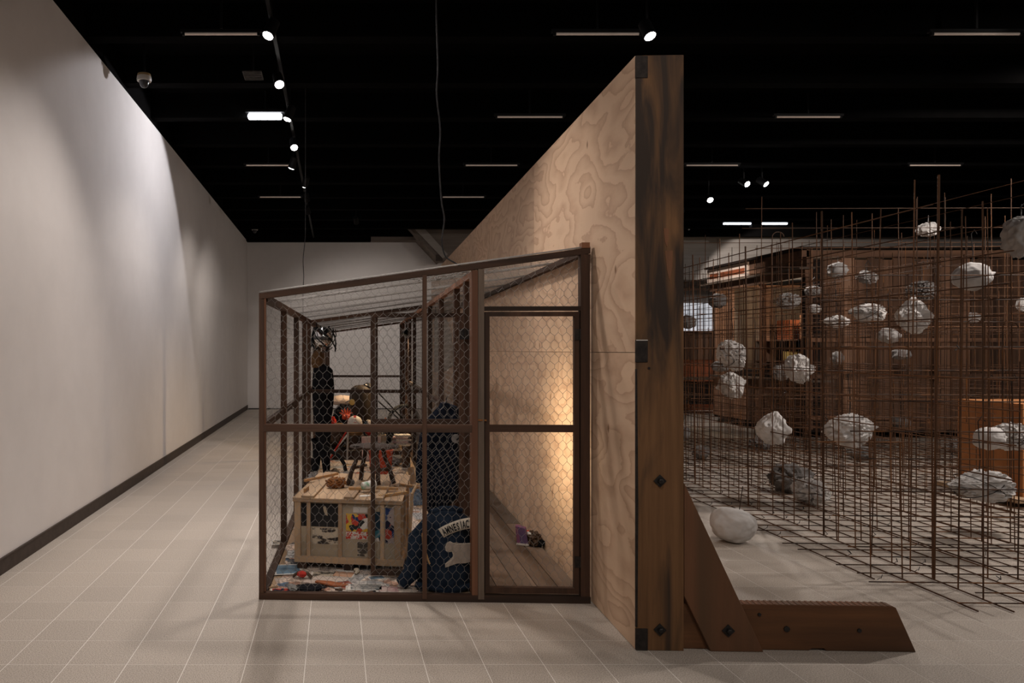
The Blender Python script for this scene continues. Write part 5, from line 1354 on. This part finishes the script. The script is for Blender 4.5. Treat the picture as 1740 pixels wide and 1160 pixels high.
inshack('yellow_carton', 1.3, 1.6, 1.382, .3, .45, .2, 'yellow', 'yellow carton on the lower shack shelf', 'carton')
inshack('yellow_tin', 1.3, 2.3, 1.382, .3, .4, .2, 'yellow', 'second yellow tin deeper along the lower shack shelf', 'tin')
inshack('dark_toolbox', .25, 1.0, 1.062, .3, .9, .22, 'shack_dark', 'long dark toolbox on the shack counter', 'toolbox')
inshack('dark_tray', .25, 2.1, 1.062, .3, .7, .14, 'shack_dark', 'dark tray on the shack counter', 'tray')
inshack('white_jar', 1.25, 2.0, 1.382, .14, .14, .16, 'white_paint', 'white jar glowing on the shack shelf', 'jar')
sl_ = bpy.data.lights.new('shack_bulb', 'POINT'); sl_.energy = 60; sl_.color = (1,.78,.55); sl_.shadow_soft_size = .05
sbl = thing('shack_lamp', 'bare warm bulb hanging inside the shack', 'lamp', (SX+1.0, SY0+1.5, 2.6))
MB().blob((0,0,0), (.035,.035,.045), 3).build('bulb', M['bulb'], sbl); MB().tube([(0,0,.04),(0,0,.82)], .006, 6).build('flex', M['iron'], sbl)
slo = bpy.data.objects.new('shack_bulb', sl_); COL.objects.link(slo); slo.parent = sbl; slo.location = (0,0,-.08)

# beyond the shack: cupboard, bench, pale doorway
cu = thing('brown_cupboard', 'tall brown cupboard with a red base against the far wall', 'cupboard', (9.35, 19.2, 0))
MB().box(0, 1.0, 0, .5, 1.35, 2.08).build('upper_door', M['shack_z'], cu); MB().box(0, 1.0, .02, .5, .0, 1.35).build('lower_body', M['brick_red'], cu)
MB().box(.49, .51, -.01, .0, 1.36, 2.07).build('door_gap', M['shack_dark'], cu); MB().box(-.03, 1.03, -.03, .52, 2.08, 2.12).build('cornice', M['shack_z'], cu)
wbn = thing('work_bench', 'dark work bench with steel legs in front of the brown cupboard', 'bench', (8.6, 18.0, 0))
MB().box(0, 1.6, 0, .6, .86, .92).build('top', M['stud_grey'], wbn)
for x in (.05, 1.5):
    for y in (.04, .52): MB().box(x, x+.05, y, y+.05, 0, .86).build('leg', M['steel'], wbn)
MB().box(.05, 1.55, .05, .55, .25, .28).build('shelf', M['steel'], wbn)
MB().box(.1, 1.5, .1, .5, .29, .80).build('dark_box', M['shack_dark'], wbn)
dw = MB().box(10.9, 12.7, 22.9, 22.99, 2.22, 3.1).build('window_1', emit('lit_window', (.86,.88,.95), .55)); tag(dw, kind='structure')
tag(MB().box(10.95, 11.5, 22.88, 22.99, .0, 2.2).build('door_1', M['white_wall']), kind='structure')
# orange plywood box at the right
ob_ = thing('plywood_box', 'orange plywood box on a pale base board inside the lattice', 'box', (7.02, 7.35, 0), TH)
MB().box(0, 1.2, 0, .02, .10, 1.03).build('front_panel', M['box_ply'], ob_); MB().box(0, .02, .02, .8, .10, 1.03).build('side_panel', M['box_ply'], ob_)
MB().box(1.18, 1.2, .02, .8, .10, 1.03).build('side_panel', M['box_ply'], ob_); MB().box(.02, 1.18, .78, .8, .10, 1.03).build('back_panel', M['box_ply'], ob_)
MB().box(0, 1.2, 0, .8, 1.03, 1.05).build('top', M['box_ply'], ob_); MB().box(-.16, 1.4, -.12, .9, .06, .10).build('base_board', M['pine_x'], ob_)
for x in (0, .6, 1.15): MB().box(x, x+.08, -.05, .85, .024, .06).build('bearer', M['dark_wood'], ob_)
# small bundles in the distance, right
for (px, py, Y, m_, lab, cat) in ((1637,694,11.2,'head_mid','blue-grey bundle on the mat far right before the shack','bundle'),(1686,705,11.2,'pink_board','pale knobbly bundle on the mat far right','bundle'),(1290,707,11.6,'head_dark','flat dark bundle behind the grinning head','bundle'),(1462,768,9.5,'head_dark','low dark bundle on the mat below the ear-holed head','bundle'),(1635,757,9.8,'head_dark','low grey bundle on the mat beside the shack base','bundle')):
    c = P(px, py, Y); zz2 = max(.03, c.z-.10)
    zz2 = .03
    c = Pf(px, max(py+10, 762), .03)
    tag(MB().blob((0,0,.085), (.17,.14,.09), 4, .4, 3, px*.01).build('rag_bundle', M[m_], None, (c.x, c.y, .027)), lab, cat)
